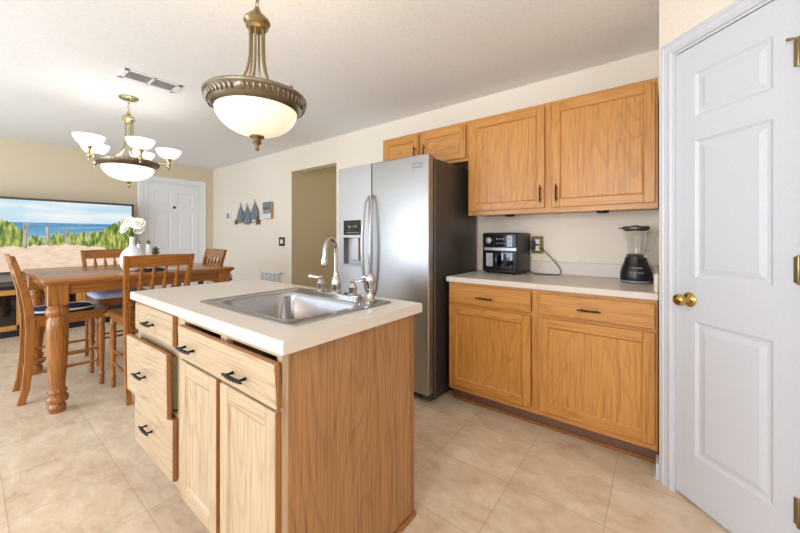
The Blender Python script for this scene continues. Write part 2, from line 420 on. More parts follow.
def panel_door(mb, x0, x1, z0, z1, panels, th=.035, y0=0.0, MM=None, rec=.007):
    """door slab whose front face (towards -y) is at y0, with moulded raised panels cut into the face"""
    xs = sorted({x0, x1} | {p[0] for p in panels} | {p[1] for p in panels}); zs = sorted({z0, z1} | {p[2] for p in panels} | {p[3] for p in panels})
    vs, fs = [], []
    def quad(a, b, c, d): i = len(vs); vs.extend([a, b, c, d]); fs.append((i, i + 1, i + 2, i + 3))
    for i in range(len(xs) - 1):
        for j in range(len(zs) - 1):
            cx, cz = (xs[i] + xs[i + 1]) / 2, (zs[j] + zs[j + 1]) / 2
            if any(p[0] < cx < p[1] and p[2] < cz < p[3] for p in panels): continue
            quad((xs[i], y0, zs[j]), (xs[i + 1], y0, zs[j]), (xs[i + 1], y0, zs[j + 1]), (xs[i], y0, zs[j + 1]))
    for (a, b, c, d) in panels:
        prev = None
        for (ins, dep) in ((0, 0), (.012, rec), (.022, rec), (.044, .0015)):
            cur = ((a + ins, c + ins), (b - ins, c + ins), (b - ins, d - ins), (a + ins, d - ins)), y0 + dep
            if prev:
                for k in range(4):
                    (p1, p2), (q1, q2) = (prev[0][k], prev[0][(k + 1) % 4]), (cur[0][k], cur[0][(k + 1) % 4])
                    quad((p1[0], prev[1], p1[1]), (p2[0], prev[1], p2[1]), (q2[0], cur[1], q2[1]), (q1[0], cur[1], q1[1]))
            prev = cur
        quad(*[(x, prev[1], z) for x, z in prev[0]])
    Y = y0 + th
    quad((x0, Y, z0), (x1, Y, z0), (x1, Y, z1), (x0, Y, z1))
    quad((x0, y0, z0), (x0, Y, z0), (x0, Y, z1), (x0, y0, z1)); quad((x1, y0, z0), (x1, Y, z0), (x1, Y, z1), (x1, y0, z1))
    quad((x0, y0, z0), (x1, y0, z0), (x1, Y, z0), (x0, Y, z0)); quad((x0, y0, z1), (x1, y0, z1), (x1, Y, z1), (x0, Y, z1))
    mb.raw(vs, fs, M=MM)

pd = MB(); panel_door(pd, D0, D1, .012, DZ, [(.172, .456, 1.735, 1.932), (.172, .456, 1.02, 1.632), (.172, .456, .225, .826)], y0=.006, MM=DG)
pd.bm.normal_update()
pantry = struct('door_1', pd, M['white'], angle=12)
def knobM(x, z, y=.006): return DG @ Matrix.Translation((x, y, z)) @ Matrix.Rotation(R(90), 4, 'X')
k = MB().lathe([(0, .0), (.031, .0), (.033, .003), (.031, .006), (.022, .010), (.014, .014), (.0115, .022), (.012, .030), (.018, .036), (.0255, .044), (.027, .053), (.024, .062), (.015, .068), (0, .070)], n=32, M=knobM(.148, .918))
ko = k.build('door_knob', M['brass'], pantry); ko['label'] = 'round polished brass knob'
for z0 in (1.785, 1.045, .22):
    hg = MB(); hg.box(D1 - .017, D1 - .001, -.0005, .006, z0, z0 + .089, M=DG); hg.box(D1 + .002, D1 + .016, -.0085 + .006, .006, z0, z0 + .089, M=DG)
    hg.lathe([(.0, -.006), (.004, -.005), (.0055, 0), (.0055, .089), (.004, .094), (0, .095)], n=10, M=DG @ Matrix.Translation((D1, -.006, z0)))
    hg.build('hinge', M['abrass'], pantry)
    if z0 > 1.5: MB().tube([(D1, -.006, z0 + .088), (D1 - .008, -.012, z0 + .092), (D1 - .020, -.026, z0 + .092)], [.004, .004, .006], n=8, M=DG).build('hinge_door_stop', M['abrass'], pantry)
# baseboard on the short side wall and casing foot block
m = MB(); m.box(-.013, 0, 2.09, 2.18, 0, .082, .003); m.box(.0, .028, -.013, 0, 0, .082, .003, M=DG)
m.box(-.022, -.012, 2.085, 2.18, 0, .018, .004)
struct('baseboard_side', m, M['white'])
m = MB(); m.box(XL, OX0, YB - .013, YB, 0, .085, .003); struct('baseboard_back', m, M['white'])
m = MB(); m.box(XL, XL + .013, 2.62, YB, 0, .085, .003); m.box(XL, XL + .013, YF, 1.61, 0, .085, .003); struct('baseboard_left', m, M['white'])
# white six panel door in the left wall (local x = world +y reversed so that local -y faces +x)
LW = Matrix.Translation((XL, 0, 0)) @ Matrix.Rotation(R(90), 4, 'Z')     # local x -> world y, local -y -> world +x
E0, E1, EZ = 1.80, 2.535, 2.08
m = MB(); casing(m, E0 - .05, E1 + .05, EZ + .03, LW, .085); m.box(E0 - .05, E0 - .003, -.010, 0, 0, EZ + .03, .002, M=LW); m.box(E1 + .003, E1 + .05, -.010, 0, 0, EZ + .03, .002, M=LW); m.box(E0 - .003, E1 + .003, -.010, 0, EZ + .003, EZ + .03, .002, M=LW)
struct('trim_2', m, M['whitep'], angle=20)  # brighter white on this trim and its door makes up for weak light
m = MB(); pw = .155; c = (E0 + E1) / 2
ps = []
for a, b in ((E0 + .085, c - .05), (c + .05, E1 - .085)):
    for z0, z1 in ((.25, .80), (.98, 1.62), (1.74, 1.96)): ps.append((a, b, z0, z1))
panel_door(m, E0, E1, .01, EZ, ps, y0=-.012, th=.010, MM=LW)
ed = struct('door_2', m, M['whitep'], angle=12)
MB().lathe([(0, 0), (.022, 0), (.022, .006), (.012, .010), (0, .010)], n=14, M=LW @ Matrix.Translation((c, -.012, 1.70)) @ Matrix.Rotation(R(90), 4, 'X')).build('peephole', M['socket'], ed)
MB().lathe([(0, 0), (.03, 0), (.03, .006), (.012, .012), (.012, .03), (.026, .04), (.026, .055), (0, .065)], n=20, M=LW @ Matrix.Translation((E0 + .07, -.012, .95)) @ Matrix.Rotation(R(90), 4, 'X')).build('door_knob', M['brass'], ed)
# windows and patio door on the camera's side (frames only)
def winframe(name, mats, MM, w_, z0, z1, nv, nh):
    q = MB(); f = .05
    q.box(-w_ / 2, w_ / 2, -.04, .04, z0, z0 + f, M=MM); q.box(-w_ / 2, w_ / 2, -.04, .04, z1 - f, z1, M=MM)
    for s in (-1, 1): q.box(s * w_ / 2 - (f if s > 0 else 0), s * w_ / 2 + (f if s < 0 else 0), -.04, .04, z0, z1, M=MM)
    for i in range(1, nv): x = -w_ / 2 + w_ * i / nv; q.box(x - .03, x + .03, -.03, .03, z0, z1, M=MM)
    for i in range(1, nh): z = z0 + (z1 - z0) * i / nh; q.box(-w_ / 2, w_ / 2, -.02, .02, z - .02, z + .02, M=MM)
    struct(name, q, mats)
winframe('window_1', M['white'], Matrix.Translation((-3.9, YF - .06, 0)), 2.6, 0, 2.2, 2, 1)
winframe('window_2', M['white'], Matrix.Translation((-.6, YF - .06, 0)), 1.9, .7, 2.2, 2, 2)
winframe('window_3', M['white'], Matrix.Translation((XR + .06, -1.2, 0)) @ Matrix.Rotation(R(90), 4, 'Z'), 1.6, .75, 2.15, 2, 1)  # unseen window frame, added around the side fill

# ------------------------------------------------------------------ cabinets
def framed_door(parent, name, x0, x1, z0, z1, y, key='oak', th=.019, fw=.055, edge=None, horiz=False):
    """frame-and-flat-panel door; y = front face, thickness goes to +y"""
    q = MB(); a, b, c_, e = x0 + fw, x1 - fw, z0 + fw, z1 - fw; s = .007
    q.raw([(a, y + .002, c_), (b, y + .002, c_), (b, y + .002, e), (a, y + .002, e), (a + s, y + .008, c_ + s), (b - s, y + .008, c_ + s), (b - s, y + .008, e - s), (a + s, y + .008, e - s)],
          [(0, 1, 5, 4), (1, 2, 6, 5), (2, 3, 7, 6), (3, 0, 4, 7), (4, 5, 6, 7)])
    q.box(a - .004, b + .004, y + .0085, y + .014, c_ - .004, e + .004)
    d = q.build(name, M[key + '_' + ('x' if horiz else 'z')], parent)
    for a, b in ((x0, x0 + fw), (x1 - fw, x1)): MB().box(a, b, y, y + th, z0, z1, .003).build('stile', M[key + '_z'], d)
    for a, b in ((z0, z0 + fw), (z1 - fw, z1)): MB().box(x0 + fw - .001, x1 - fw + .001, y + .0004, y + th - .0004, a, b, .0025).build('rail', M[key + '_x'], d)
    return d

def face_frame(parent, stiles, rails, y, z0, z1, key='oak'):
    for a, b in stiles: MB().box(a, b, y, y + .019, z0, z1).build('stile', M[key + '_z'], parent)
    for a, b, zz in rails:
        for c_, e in zz: MB().box(a, b, y + .0005, y + .019, c_, e).build('rail', M[key + '_x'], parent)

def pull(parent, x, y, z, vert=False, mat='blackm', L=.076, twist=True, rz=0):
    """wrought bar pull: two flared feet, twisted middle"""
    q = MB(); n = 12
    for sx in (-1, 1):
        q.tube([(sx * L / 2, 0, 0), (sx * L / 2, -.012, 0), (sx * L / 2, -.024, 0)], [.006, .004, .0045], n=8)
        q.tube([(sx * L / 2, -.024, 0), (sx * (L / 2 + .010), -.026, 0), (sx * (L / 2 + .022), -.024, 0)], [.0045, .005, .003], n=8)
    pts = [(-L / 2 + L * i / n, -.024 - .002 * sin(pi * i / n), 0) for i in range(n + 1)]
    q.tube(pts, [.0046 + (.0024 if i % 2 else 0) for i in range(n + 1)], n=8)
    MM = Matrix.Translation((x, y, z)) @ (Matrix.Rotation(R(90), 4, 'Y') if vert else Matrix.Identity(4))
    for v in q.bm.verts: v.co = MM @ v.co
    return q.build('pull', M[mat], parent)

CF = 2.175      # base cabinet face-frame plane
bc = thing('base_cabinet', 'honey oak base cabinet with two drawers over two doors below the kitchen worktop', 'cabinet', (0, 0, 0))
X0, X1 = -1.222, -.006
q = MB(); q.box(X0, X1, CF + .019, YB - .002, .10, .872)
bd = q.build('body', M['oak_z'], bc)
zz = ((.10, .145), (.70, .735), (.848, .874))
face_frame(bd, ((X0, X0 + .022), (-.632, -.588), (X1 - .022, X1)), ((X0 + .022, -.632, zz), (-.588, X1 - .022, zz)), CF, .10, .874)
for a, b in ((-1.212, -.636), (-.590, -.016)):
    dw = MB().box(a, b, CF - .019, CF - .0005, .728, .856, .004).build('drawer', M['oak_x'], bc)
    pull(dw, (a + b) / 2 - .01, CF - .019, .785, mat='bronze')
    framed_door(bc, 'door', a, b, .135, .708, CF - .0195)
q = MB(); q.box(X0 + .01, X1, 2.245, 2.26, 0, .10); tk = q.build('toe_kick', M['toe'], bc)
MB().box(X0 + .01, X1, 2.229, 2.245, 0, .02, .006).build('shoe_moulding', M['edge'], tk)

ct = thing('kitchen_countertop', 'beige laminate worktop with backsplash beside the refrigerator', 'countertop', (0, 0, 0))
q = MB(); q.box(-1.235, -.002, 2.150, YB - .002, .876, .914, .005); q.build('worktop', M['lam'], ct)
q = MB(); q.box(-1.235, -.002, YB - .021, YB - .001, .9135, 1.012, .004); q.build('backsplash', M['lam'], ct)
q = MB(); q.box(-.022, -.002, 2.17, YB - .021, .9135, 1.012, .004); q.build('side_splash', M['lam'], ct)

UF = 2.475
uc = thing('wall_cabinet', 'large honey oak wall cabinet with two doors above the worktop', 'cabinet')
U0, U1 = -1.215, -.006
bd = MB().box(U0, U1, UF + .019, YB - .002, 1.380, 2.130).build('body', M['oak_z'], uc)
zz = ((1.372, 1.43), (2.08, 2.134))
face_frame(bd, ((U0, U0 + .03), (-.64, -.575), (U1 - .025, U1)), ((U0 + .03, -.64, zz), (-.575, U1 - .025, zz)), UF, 1.372, 2.134)
for a, b, px in ((-1.198, -.630, -.655), (-.585, -.018, -.552)):
    d = framed_door(uc, 'door', a, b, 1.405, 2.108, UF - .0195)
    pull(d, px, UF - .0195, 1.50, vert=True, mat='bronze')
oc = thing('wall_cabinet', 'small oak wall cabinet with two short doors above the refrigerator', 'cabinet')
O0, O1 = -2.115, -1.217
bd = MB().box(O0, O1, UF + .019, YB - .002, 1.822, 2.130).build('body', M['oak_z'], oc)
zz = ((1.815, 1.85), (2.08, 2.134))
face_frame(bd, ((O0, O0 + .035), (-1.70, -1.65), (O1 - .03, O1)), ((O0 + .035, -1.70, zz), (-1.65, O1 - .03, zz)), UF, 1.815, 2.134)
for a, b, px in ((-2.085, -1.692, -1.722), (-1.657, -1.232, -1.622)):
    d = framed_door(oc, 'door', a, b, 1.838, 2.108, UF - .0195, horiz=True)
    pull(d, px, UF - .0195, 1.955, vert=True, mat='bronze', L=.06)
for i, (x, y, lab) in enumerate(((-.30, 2.62, 'dark round puck light under the wall cabinet above the blender'), (-.93, 2.62, 'dark round puck light under the wall cabinet above the air fryer'))):
    t = thing('puck_light', lab, 'light', (x, y, 1.38), 0, None)
    MB().lathe([(0, 0), (.038, 0), (.038, -.012), (.032, -.018), (0, -.019)], n=24).build('housing', M['black'], t)
    MB().lathe([(0, -.0191), (.022, -.0191), (.02, -.021), (0, -.0212)], n=20).build('lens', M['grey'], t)

# ------------------------------------------------------------------ refrigerator
fr = thing('refrigerator', 'tall stainless steel side by side refrigerator with ice dispenser and charcoal side', 'refrigerator', (-1.774, 2.02, 0), R(-1.1))
FW = .478; HF = 1.80
MB().box(-FW + .004, FW + .006, .075, .73, .03, HF - .025, .006).build('body', M['dgrey'], fr)
MB().box(-FW + .01, FW - .01, .045, .08, .015, .075, .004).build('base_grille', M['black'], fr)
for s in (-1, 1): MB().box(s * FW - (.055 if s > 0 else 0), s * FW + (.055 if s < 0 else 0), .01, .06, .035, .062, .006).build('bottom_hinge', M['dgrey'], fr)
for s in (-1, 1): MB().box(s * (FW - .06) - .035, s * (FW - .06) + .035, .02, .13, HF - .022, HF - .002, .006).build('hinge_cover', M['dgrey'], fr)
MB().box(-FW + .02, FW - .02, .1, .7, 0, .03).build('foot_rail', M['black'], fr)
SPL = -.078
def fdoor(x0, x1, name='door', hole=None):
    q = MB(); b = .012
    if not hole: q.box(x0, x1, 0, .066, .065, HF, b, seg=3)
    else:
        a, c_, z0, z1 = hole
        q.box(x0, x1, 0, .066, z1, HF, .0); q.box(x0, x1, 0, .066, .065, z0, .0); q.box(x0, a, 0, .066, z0, z1); q.box(c_, x1, 0, .066, z0, z1); q.box(a, c_, .060, .066, z0, z1)
    return q
freezer = fdoor(-FW, SPL - .003, hole=(-.415, -.20, .955, 1.345)).build('door', M['steel'], fr)
freshd = fdoor(SPL + .003, FW).build('door', M['steel'], fr)
dp = MB(); dp.box(-.415, -.20, .004, .058, 1.215, 1.345, .004); dsp = dp.build('dispenser_panel', M['dkglass'], freezer)
q = MB(); q.box(-.39, -.225, .0022, .004, 1.235, 1.241)
q.box(-.348, -.262, .0025, .004, 1.288, 1.292)
q.lathe([(0, 0), (.012, 0), (.012, .002), (0, .002)], n=14, M=Matrix.Translation((-.345, .0045, 1.29)) @ Matrix.Rotation(R(90), 4, 'X'))
q.lathe([(0, 0), (.01, 0), (.01, .002), (0, .002)], n=14, M=Matrix.Translation((-.265, .0045, 1.29)) @ Matrix.Rotation(R(90), 4, 'X'))
q.build('button_row', M['grey'], freezer)
q = MB()
q.raw([(-.415, .059, .955), (-.20, .059, .955), (-.20, .059, 1.215), (-.415, .059, 1.215), (-.415, .001, .955), (-.20, .001, .955), (-.20, .001, 1.215), (-.415, .001, 1.215)],
      [(0, 1, 2, 3), (0, 4, 5, 1), (0, 3, 7, 4), (1, 5, 6, 2)])
q.box(-.413, -.202, .002, .05, .957, .968, .002)
q.build('dispenser_recess', M['lgrey'], freezer)
q = MB(); q.box(-.345, -.265, .03, .05, 1.00, 1.20, .004); q.build('dispenser_paddle', M['steel'], freezer)
q = MB(); q.box(-.418, -.197, -.003, .004, 1.195, 1.220, .002); q.build('dispenser_shelf', M['steel'], freezer)
for x, s, par in ((SPL - .036, 1, freezer), (SPL + .036, -1, freshd)):
    pts = []; n = 16
    for i in range(n + 1):
        u = i / n; z = .72 + .82 * u
        pts.append((x - s * .008 * sin(pi * u) , -.012 - .052 * sin(pi * u) ** .75, z))
    pts[0] = (x + s * .012, .0, .72); pts[-1] = (x + s * .012, .0, 1.54)
    MB().tube(pts, [.008 + .007 * sin(pi * i / n) for i in range(n + 1)], n=16).build('handle', M['steel'], par)
MB().box(.335, .425, -.003, 0.001, 1.705, 1.742, .002).build('badge', M['grey'], freshd)
q = MB(); 
for i in range(6): q.box(.345 + i * .012, .352 + i * .012, -.0038, -.0028, 1.717, 1.730)
q.build('badge_lettering', M['chrome'], freshd)

# ------------------------------------------------------------------ island
IX0, IX1, IY0, IY1 = -2.112, -.838, .545, 1.182
isl = thing('island_cabinet', 'oak kitchen island base with three drawers and two doors under the sink worktop', 'cabinet')
q = MB()
q.box(IX0, IX0 + .016, IY0 + .019, IY1, .15, .872); q.box(IX0, IX0 + .016, IY0 + .09, IY1, .0, .15)
q.box(IX0 + .016, IX1 - .02, IY1 - .016, IY1, .0, .872)
q.box(IX0 + .016, IX1 - .02, IY0 + .05, IY1 - .02, .13, .148)
bd = q.build('body', M['iok_z'], isl)
q = MB(); q.box(IX1 - .018, IX1, IY0 + .019, 1.160, 0, .875); q.build('end_panel', M['end'], isl)['label'] = 'plain darker oak end panel'
q = MB(); q.box(IX1 - .016, IX1 + .003, 1.160, IY1, 0, .875, .002); q.box(IX1, IX1 + .011, .66, IY1 + .011, 0, .022, .006); q.build('corner_strip', M['edge'], isl)
z3 = ((.148, .19), (.70, .745), (.86, .875))
face_frame(bd, ((IX0, IX0 + .036), (-1.592, -1.518), (-1.207, -1.161), (-.862, IX1)), ((IX0 + .036, -1.592, ((.148, .195), (.43, .46), (.70, .745), (.848, .875))), (-1.518, -1.207, z3), (-1.161, -.862, z3)), IY0, .148, .875, 'iok')
q = MB(); q.box(IX0 + .016, IX1 - .018, IY0 + .075, IY0 + .09, 0, .15); q.build('toe_kick', M['toe'], isl)
def slab(name, x0, x1, z0, z1, y, par, tilt=0, yaw=0, box=0):
    MM = Matrix.Translation(((x0 + x1) / 2, y, (z0 + z1) / 2)) @ Matrix.Rotation(yaw, 4, 'Z') @ Matrix.Rotation(tilt, 4, 'X')
    w2, h2 = (x1 - x0) / 2, (z1 - z0) / 2
    q = MB(); q.box(-w2, w2, 0, .007, -h2, h2, .003, M=MM); 
    d = q.build(name, M['iok_x'], par)
    q = MB(); q.box(-w2 - .0015, w2 + .0015, .0072, .0205, -h2 - .0015, h2 + .0015, .002, M=MM); q.build('edge_band', M['edge'], d)
    if box:
        q = MB(); q.box(-w2 + .03, w2 - .03, .0205, .0205 + box, -h2 + .02, h2 - .03, M=MM); q.build('drawer_box', M['iok_x'], d)
    return d, MM
d, MM = slab('drawer', -2.083, -1.597, .745, .873, .524, isl, box=.3); p = pull(d, -1.853, .524, .803)
d, MM = slab('drawer', -2.090, -1.600, .448, .718, .498, isl, yaw=R(1.5), tilt=R(.6), box=.3); p = pull(d, -1.867, .497, .572)
d, MM = slab('drawer', -2.083, -1.590, .186, .442, .522, isl, box=.3); p = pull(d, -1.862, .522, .318)
d, MM = slab('false_front', -1.515, -.835, .722, .850, .520, isl, tilt=R(3.5), yaw=R(-.0)); pull(d, -1.405, .519, .779); pull(d, -1.030, .519, .772)
d = framed_door(isl, 'door', -1.516, -1.200, .165, .712, IY0 - .0200, key='iok')
MB().box(-1.2015, -1.1985 + .0005, IY0 - .019, IY0 - .001, .165, .711).build('edge_band', M['edge'], d)
d = framed_door(isl, 'door', -1.172, -.842, .165, .712, IY0 - .0200, key='iok')
MB().box(-.8435, -.8405, IY0 - .019, IY0 - .001, .165, .711).build('edge_band', M['edge'], d)

SX0, SX1, SY0, SY1 = -1.615, -.925, .632, 1.150       # sink rim
BX0, BX1, BY0, BY1 = -1.535, -.985, .675, 1.035       # basin opening
TX0, TX1, TY0, TY1 = -2.205, -.815, .533, 1.215
it = thing('island_countertop', 'beige laminate island worktop with a cutout for the sink', 'countertop')
q = MB(); e = .012
hx0, hx1, hy0, hy1 = BX0 - .02, BX1 + .02, BY0 - .02, BY1 + .02
xs = [TX0, hx0, hx1, TX1]; ys = [TY0, hy0, hy1, TY1]
vs = []; fs = []
for z in (.914, .876):
    for y in ys:
        for x in xs: vs.append((x, y, z))
for k in range(2):
    for j in range(3):
        for i in range(3):
            if i == 1 and j == 1: continue
            a = k * 16 + j * 4 + i; fs.append((a, a + 1, a + 5, a + 4))
def wallq(seq):
    for a, b in zip(seq, seq[1:]): fs.append((a, b, b + 16, a + 16))
wallq([0, 1, 2, 3, 7, 11, 15, 14, 13, 12, 8, 4, 0]); wallq([5, 6, 10, 9, 5])
q.raw(vs, fs)
b_ = q.bm; b_.edges.ensure_lookup_table()
eds = [e_ for e_ in b_.edges if (all(abs(v.co.z - .914) < 1e-4 for v in e_.verts) and (all(abs(v.co.y - TY0) < 1e-4 for v in e_.verts) or all(abs(v.co.x - TX1) < 1e-4 for v in e_.verts) or all(abs(v.co.x - TX0) < 1e-4 for v in e_.verts)))]
bmesh.ops.bevel(b_, geom=eds, offset=.003, segments=2, affect='EDGES')
q.build('worktop', M['lam'], it)

def rrect(x0, x1, y0, y1, r, n=6):
    out = []
    for cx, cy, a in ((x1 - r, y1 - r, 0), (x0 + r, y1 - r, 90), (x0 + r, y0 + r, 180), (x1 - r, y0 + r, 270)):
        for i in range(n + 1):
            t_ = R(a + 90 * i / n); out.append((cx + r * cos(t_), cy + r * sin(t_)))
    return out
sk = thing('kitchen_sink', 'stainless steel single bowl drop-in sink in the island worktop', 'sink')
loops = [(rrect(SX0, SX1, SY0, SY1, .02), .9145), (rrect(SX0 + .002, SX1 - .002, SY0 + .002, SY1 - .002, .02), .919), (rrect(SX0 + .012, SX1 - .012, SY0 + .012, SY1 - .012, .02), .921), (rrect(SX0 + .018, SX1 - .018, SY0 + .018, SY1 - .018, .02), .918),
         (rrect(BX0 - .006, BX1 + .006, BY0 - .006, BY1 + .006, .07), .918), (rrect(BX0, BX1, BY0, BY1, .065), .914), (rrect(BX0 + .006, BX1 - .006, BY0 + .006, BY1 - .006, .065), .900),
         (rrect(BX0 + .012, BX1 - .012, BY0 + .012, BY1 - .012, .065), .77), (rrect(BX0 + .025, BX1 - .025, BY0 + .025, BY1 - .025, .06), .735), (rrect(BX0 + .055, BX1 - .055, BY0 + .055, BY1 - .055, .05), .727), (rrect(-1.30, -1.22, .815, .895, .0399), .724)]
vs = []; fs = []
for lp, z in loops: vs += [(x, y, z) for x, y in lp]
n = len(loops[0][0])
for i in range(len(loops) - 1):
    for k in range(n): fs.append((i * n + k, i * n + (k + 1) % n, (i + 1) * n + (k + 1) % n, (i + 1) * n + k))
fs.append(tuple(range((len(loops) - 1) * n, len(loops) * n)))
q = MB(); q.raw(vs, fs); so = q.build('basin', M['sinksteel'], sk, angle=24)
MB().lathe([(.0, .7265), (.012, .7265), (.030, .729), (.040, .729), (.043, .7265)], c=(-1.26, .855, 0), n=24).build('drain', M['chrome'], sk)

fa = thing('kitchen_faucet', 'polished gooseneck faucet with two lever handles behind the sink', 'faucet', (-1.245, 1.105, .9185))
MB().prism(rrect(-.165, .165, -.028, .028, .027), 0, .014, bev=.004).build('deck_plate', M['chrome'], fa)
q = MB(); q.lathe([(0, .014), (.027, .014), (.028, .02), (.022, .026), (.024, .045), (.025, .065), (.020, .085), (.014, .095), (.0125, .11)], n=24)
pts = [(0, 0, .10), (0, 0, .19)]; SR = (.40, -.916)
for i in range(1, 13):
    t_ = pi * i / 12 * 1.04; u_ = .060 - .060 * cos(t_); pts.append((u_ * SR[0], u_ * SR[1], .212 + .060 * sin(t_)))
pts.append((.124 * SR[0], .124 * SR[1], .182)); 
q.tube(pts, .0105, n=14); q.lathe([(0, 0), (.011, 0), (.0135, .004), (.015, -.012), (.0155, -.03), (.013, -.034), (0, -.034)], c=(.1245 * SR[0], .1245 * SR[1], .183), n=18)
q.build('spout', M['chrome'], fa)
for s in (-1, 1):
    x = s * .115
    h = MB().lathe([(0, .014), (.024, .014), (.025, .019), (.018, .024), (.019, .040), (.021, .050), (.015, .062), (.010, .070), (.012, .078), (.008, .086), (0, .088)], c=(x, 0, 0), n=20).build('handle', M['chrome'], fa)
    a = R(200) if s < 0 else R(-70)
    dx, dy = cos(a), sin(a)
    if s > 0: dx, dy = .9, .1
    q = MB(); q.tube([(x, 0, .076), (x + dx * .03, dy * .03, .079), (x + dx * .055, dy * .055, .082)], [.005, .0055, .006], n=10)
    q.ball((x + dx * .062, dy * .062, .083), .0085)
    q.build('lever', M['porc'] if s < 0 else M['chrome'], h)
sp = thing('side_sprayer', 'polished side sprayer standing right of the faucet on the sink rim', 'sprayer', (-1.01, 1.095, .9185))
q = MB().lathe([(0, 0), (.030, 0), (.031, .005), (.020, .012), (.015, .022), (.0135, .04), (.016, .052), (.013, .058)], n=22); q.build('holder', M['chrome'], sp)
q = MB().lathe([(.013, .05), (.017, .07), (.022, .085), (.023, .10), (.018, .114), (.012, .122), (0, .124)], n=20); q.tube([(0, 0, .098), (-.02, -.005, .104), (-.036, -.008, .104)], [.013, .011, .009], n=12)
q.build('spray_head', M['chrome'], sp)

# ------------------------------------------------------------------ worktop appliances
af = thing('air_fryer', 'black air fryer oven with a glass window and steel strip beside the refrigerator', 'air fryer', (-.975, 2.665, .914), R(-8))
af.scale = (.94, 1, 1.02)
q = MB(); q.box(-.158, .158, -.12, .12, .008, .315, .022, seg=3); body = q.build('body', M['black'], af)
for sx in (-1, 1):
    for sy in (-1, 1): MB().lathe([(0, 0), (.012, 0), (.013, .010)], c=(sx * .12, sy * .09, 0), n=12).build('foot', M['black'], af)
q = MB(); q.box(-.138, .128, -.124, -.118, .205, .297, .004); cp = q.build('control_panel', M['dkglass'], af)
q = MB(); q.lathe([(0, 0), (.026, 0), (.024, .016), (0, .018)], n=24, M=Matrix.Translation((-.085, -.122, .255)) @ Matrix.Rotation(R(90), 4, 'X')); q.build('dial', M['steel'], af)
q = MB(); 
for i in range(5): q.box(-.02 + i * .028, -.004 + i * .028, -.1252, -.1235, .262, .272)
q.build('display_marks', M['grey'], cp)
q = MB()
for i in range(4): q.box(-.02 + i * .035, .0 + i * .035, -.1252, -.1235, .232, .237)
q.build('button_row', M['grey'], cp)
MB().box(-.135, .158, -.127, -.117, .176, .203, .003).build('trim_strip', M['steel'], af)
q = MB(); q.box(-.135, .130, -.126, -.118, .035, .172, .008, seg=2); dr = q.build('drawer', M['dkglass'], af)
MB().box(-.112, -.050, -.1275, -.125, .055, .158, .003).build('window', M['lgrey'], dr); MB().box(.045, .100, -.1275, -.125, .060, .155, .003).build('window', M['dkglass'], dr)
q = MB(); q.tube([(-.005, -.12, .15), (-.005, -.150, .148), (-.005, -.160, .125), (-.005, -.160, .080), (-.005, -.150, .060), (-.005, -.12, .058)], .010, n=10, sq=(1, 1.6)); q.build('handle', M['black'], dr)
def to_local(o, p): return (Matrix.Translation(o.location) @ Matrix.Rotation(o.rotation_euler.z, 4, 'Z') @ Matrix.Diagonal((*o.scale, 1))).inverted() @ Vector(p)
cd = [(-.83, 2.72, .945), (-.80, 2.72, .930), (-.76, 2.69, .9185), (-.68, 2.68, .9185), (-.60, 2.70, .9195), (-.585, 2.73, .93), (-.60, 2.755, .97), (-.66, 2.765, 1.04), (-.72, 2.765, 1.10), (-.752, 2.77, 1.115), (-.762, 2.785, 1.115)]
def smooth_path(pts, n=6):
    P_ = [Vector(p) for p in pts]; out = []
    for i in range(len(P_) - 1):
        p0, p1, p2, p3 = P_[max(i - 1, 0)], P_[i], P_[i + 1], P_[min(i + 2, len(P_) - 1)]
        for k in range(n):
            t_ = k / n
            out.append(.5 * ((2 * p1) + (-p0 + p2) * t_ + (2 * p0 - 5 * p1 + 4 * p2 - p3) * t_ ** 2 + (-p0 + 3 * p1 - 3 * p2 + p3) * t_ ** 3))
    out.append(P_[-1]); return out
MB().tube([to_local(af, p) for p in smooth_path(cd)], .0035, n=8).build('cord', M['black'], af)
ou = thing('power_outlet', 'brass plated double power outlet behind the air fryer', 'outlet', (-.770, YB, 1.138))
MB().box(-.045, .045, -.006, 0, -.068, .068, .003).build('cover_plate', M['obrass'], ou)
q = MB(); q.box(-.018, .018, -.009, -.005, .008, .045, .003); q.box(-.018, .018, -.009, -.005, -.045, -.008, .003); q.build('socket', M['porc'], ou)
q = MB(); q.box(-.040, -.012, -.035, -.009, -.04, .035, .004); q.build('plug', M['socket'], ou)

bl = thing('blender', 'black countertop blender with a clear glass jar beside the pantry corner', 'blender', (-.118, 2.60, .914))
MB().lathe([(0, .0), (.076, .0), (.083, .012), (.085, .035), (.084, .060), (.077, .090), (.067, .118), (.060, .138), (.057, .158), (0, .158)], n=36).build('base', M['black'], bl)
q = MB(); q.lathe([(0, .004), (.085, .004), (.086, .010), (.084, .016)], n=36, cap=False); q.build('base_ring', M['grey'], bl)
FB = Matrix.Rotation(0.12, 4, 'Z')
q = MB()
for i in range(5): q.box(-.035 + i * .0145, -.024 + i * .0145, -.0835, -.070, .062, .072, .002, M=FB)
q.build('button_row', M['grey'], bl)
q = MB(); q.box(-.03, .03, -.076, -.062, .094, .098, .001, M=FB); q.build('brand_strip', M['steel'], bl)
q = MB(); pr = [(.050, .160), (.050, .175), (.055, .22), (.062, .28), (.068, .325), (.069, .332), (.066, .332), (.058, .28), (.051, .22), (.046, .18), (.0, .172)]
q.lathe(pr, n=32, cap=False)
hpts = [(.060, .0, .312), (.085, -.02, .312), (.103, -.03, .30), (.106, -.032, .27), (.095, -.028, .235), (.075, -.02, .205), (.050, -.008, .195)]
q.tube(smooth_path(hpts, 4), .007, n=10, sq=(1, 1.3)); q.build('jar', M['glass'], bl)
MB().lathe([(0, .16), (.030, .16), (.034, .172), (.012, .180), (0, .182)], n=20).build('blade_collar', M['steel'], bl)
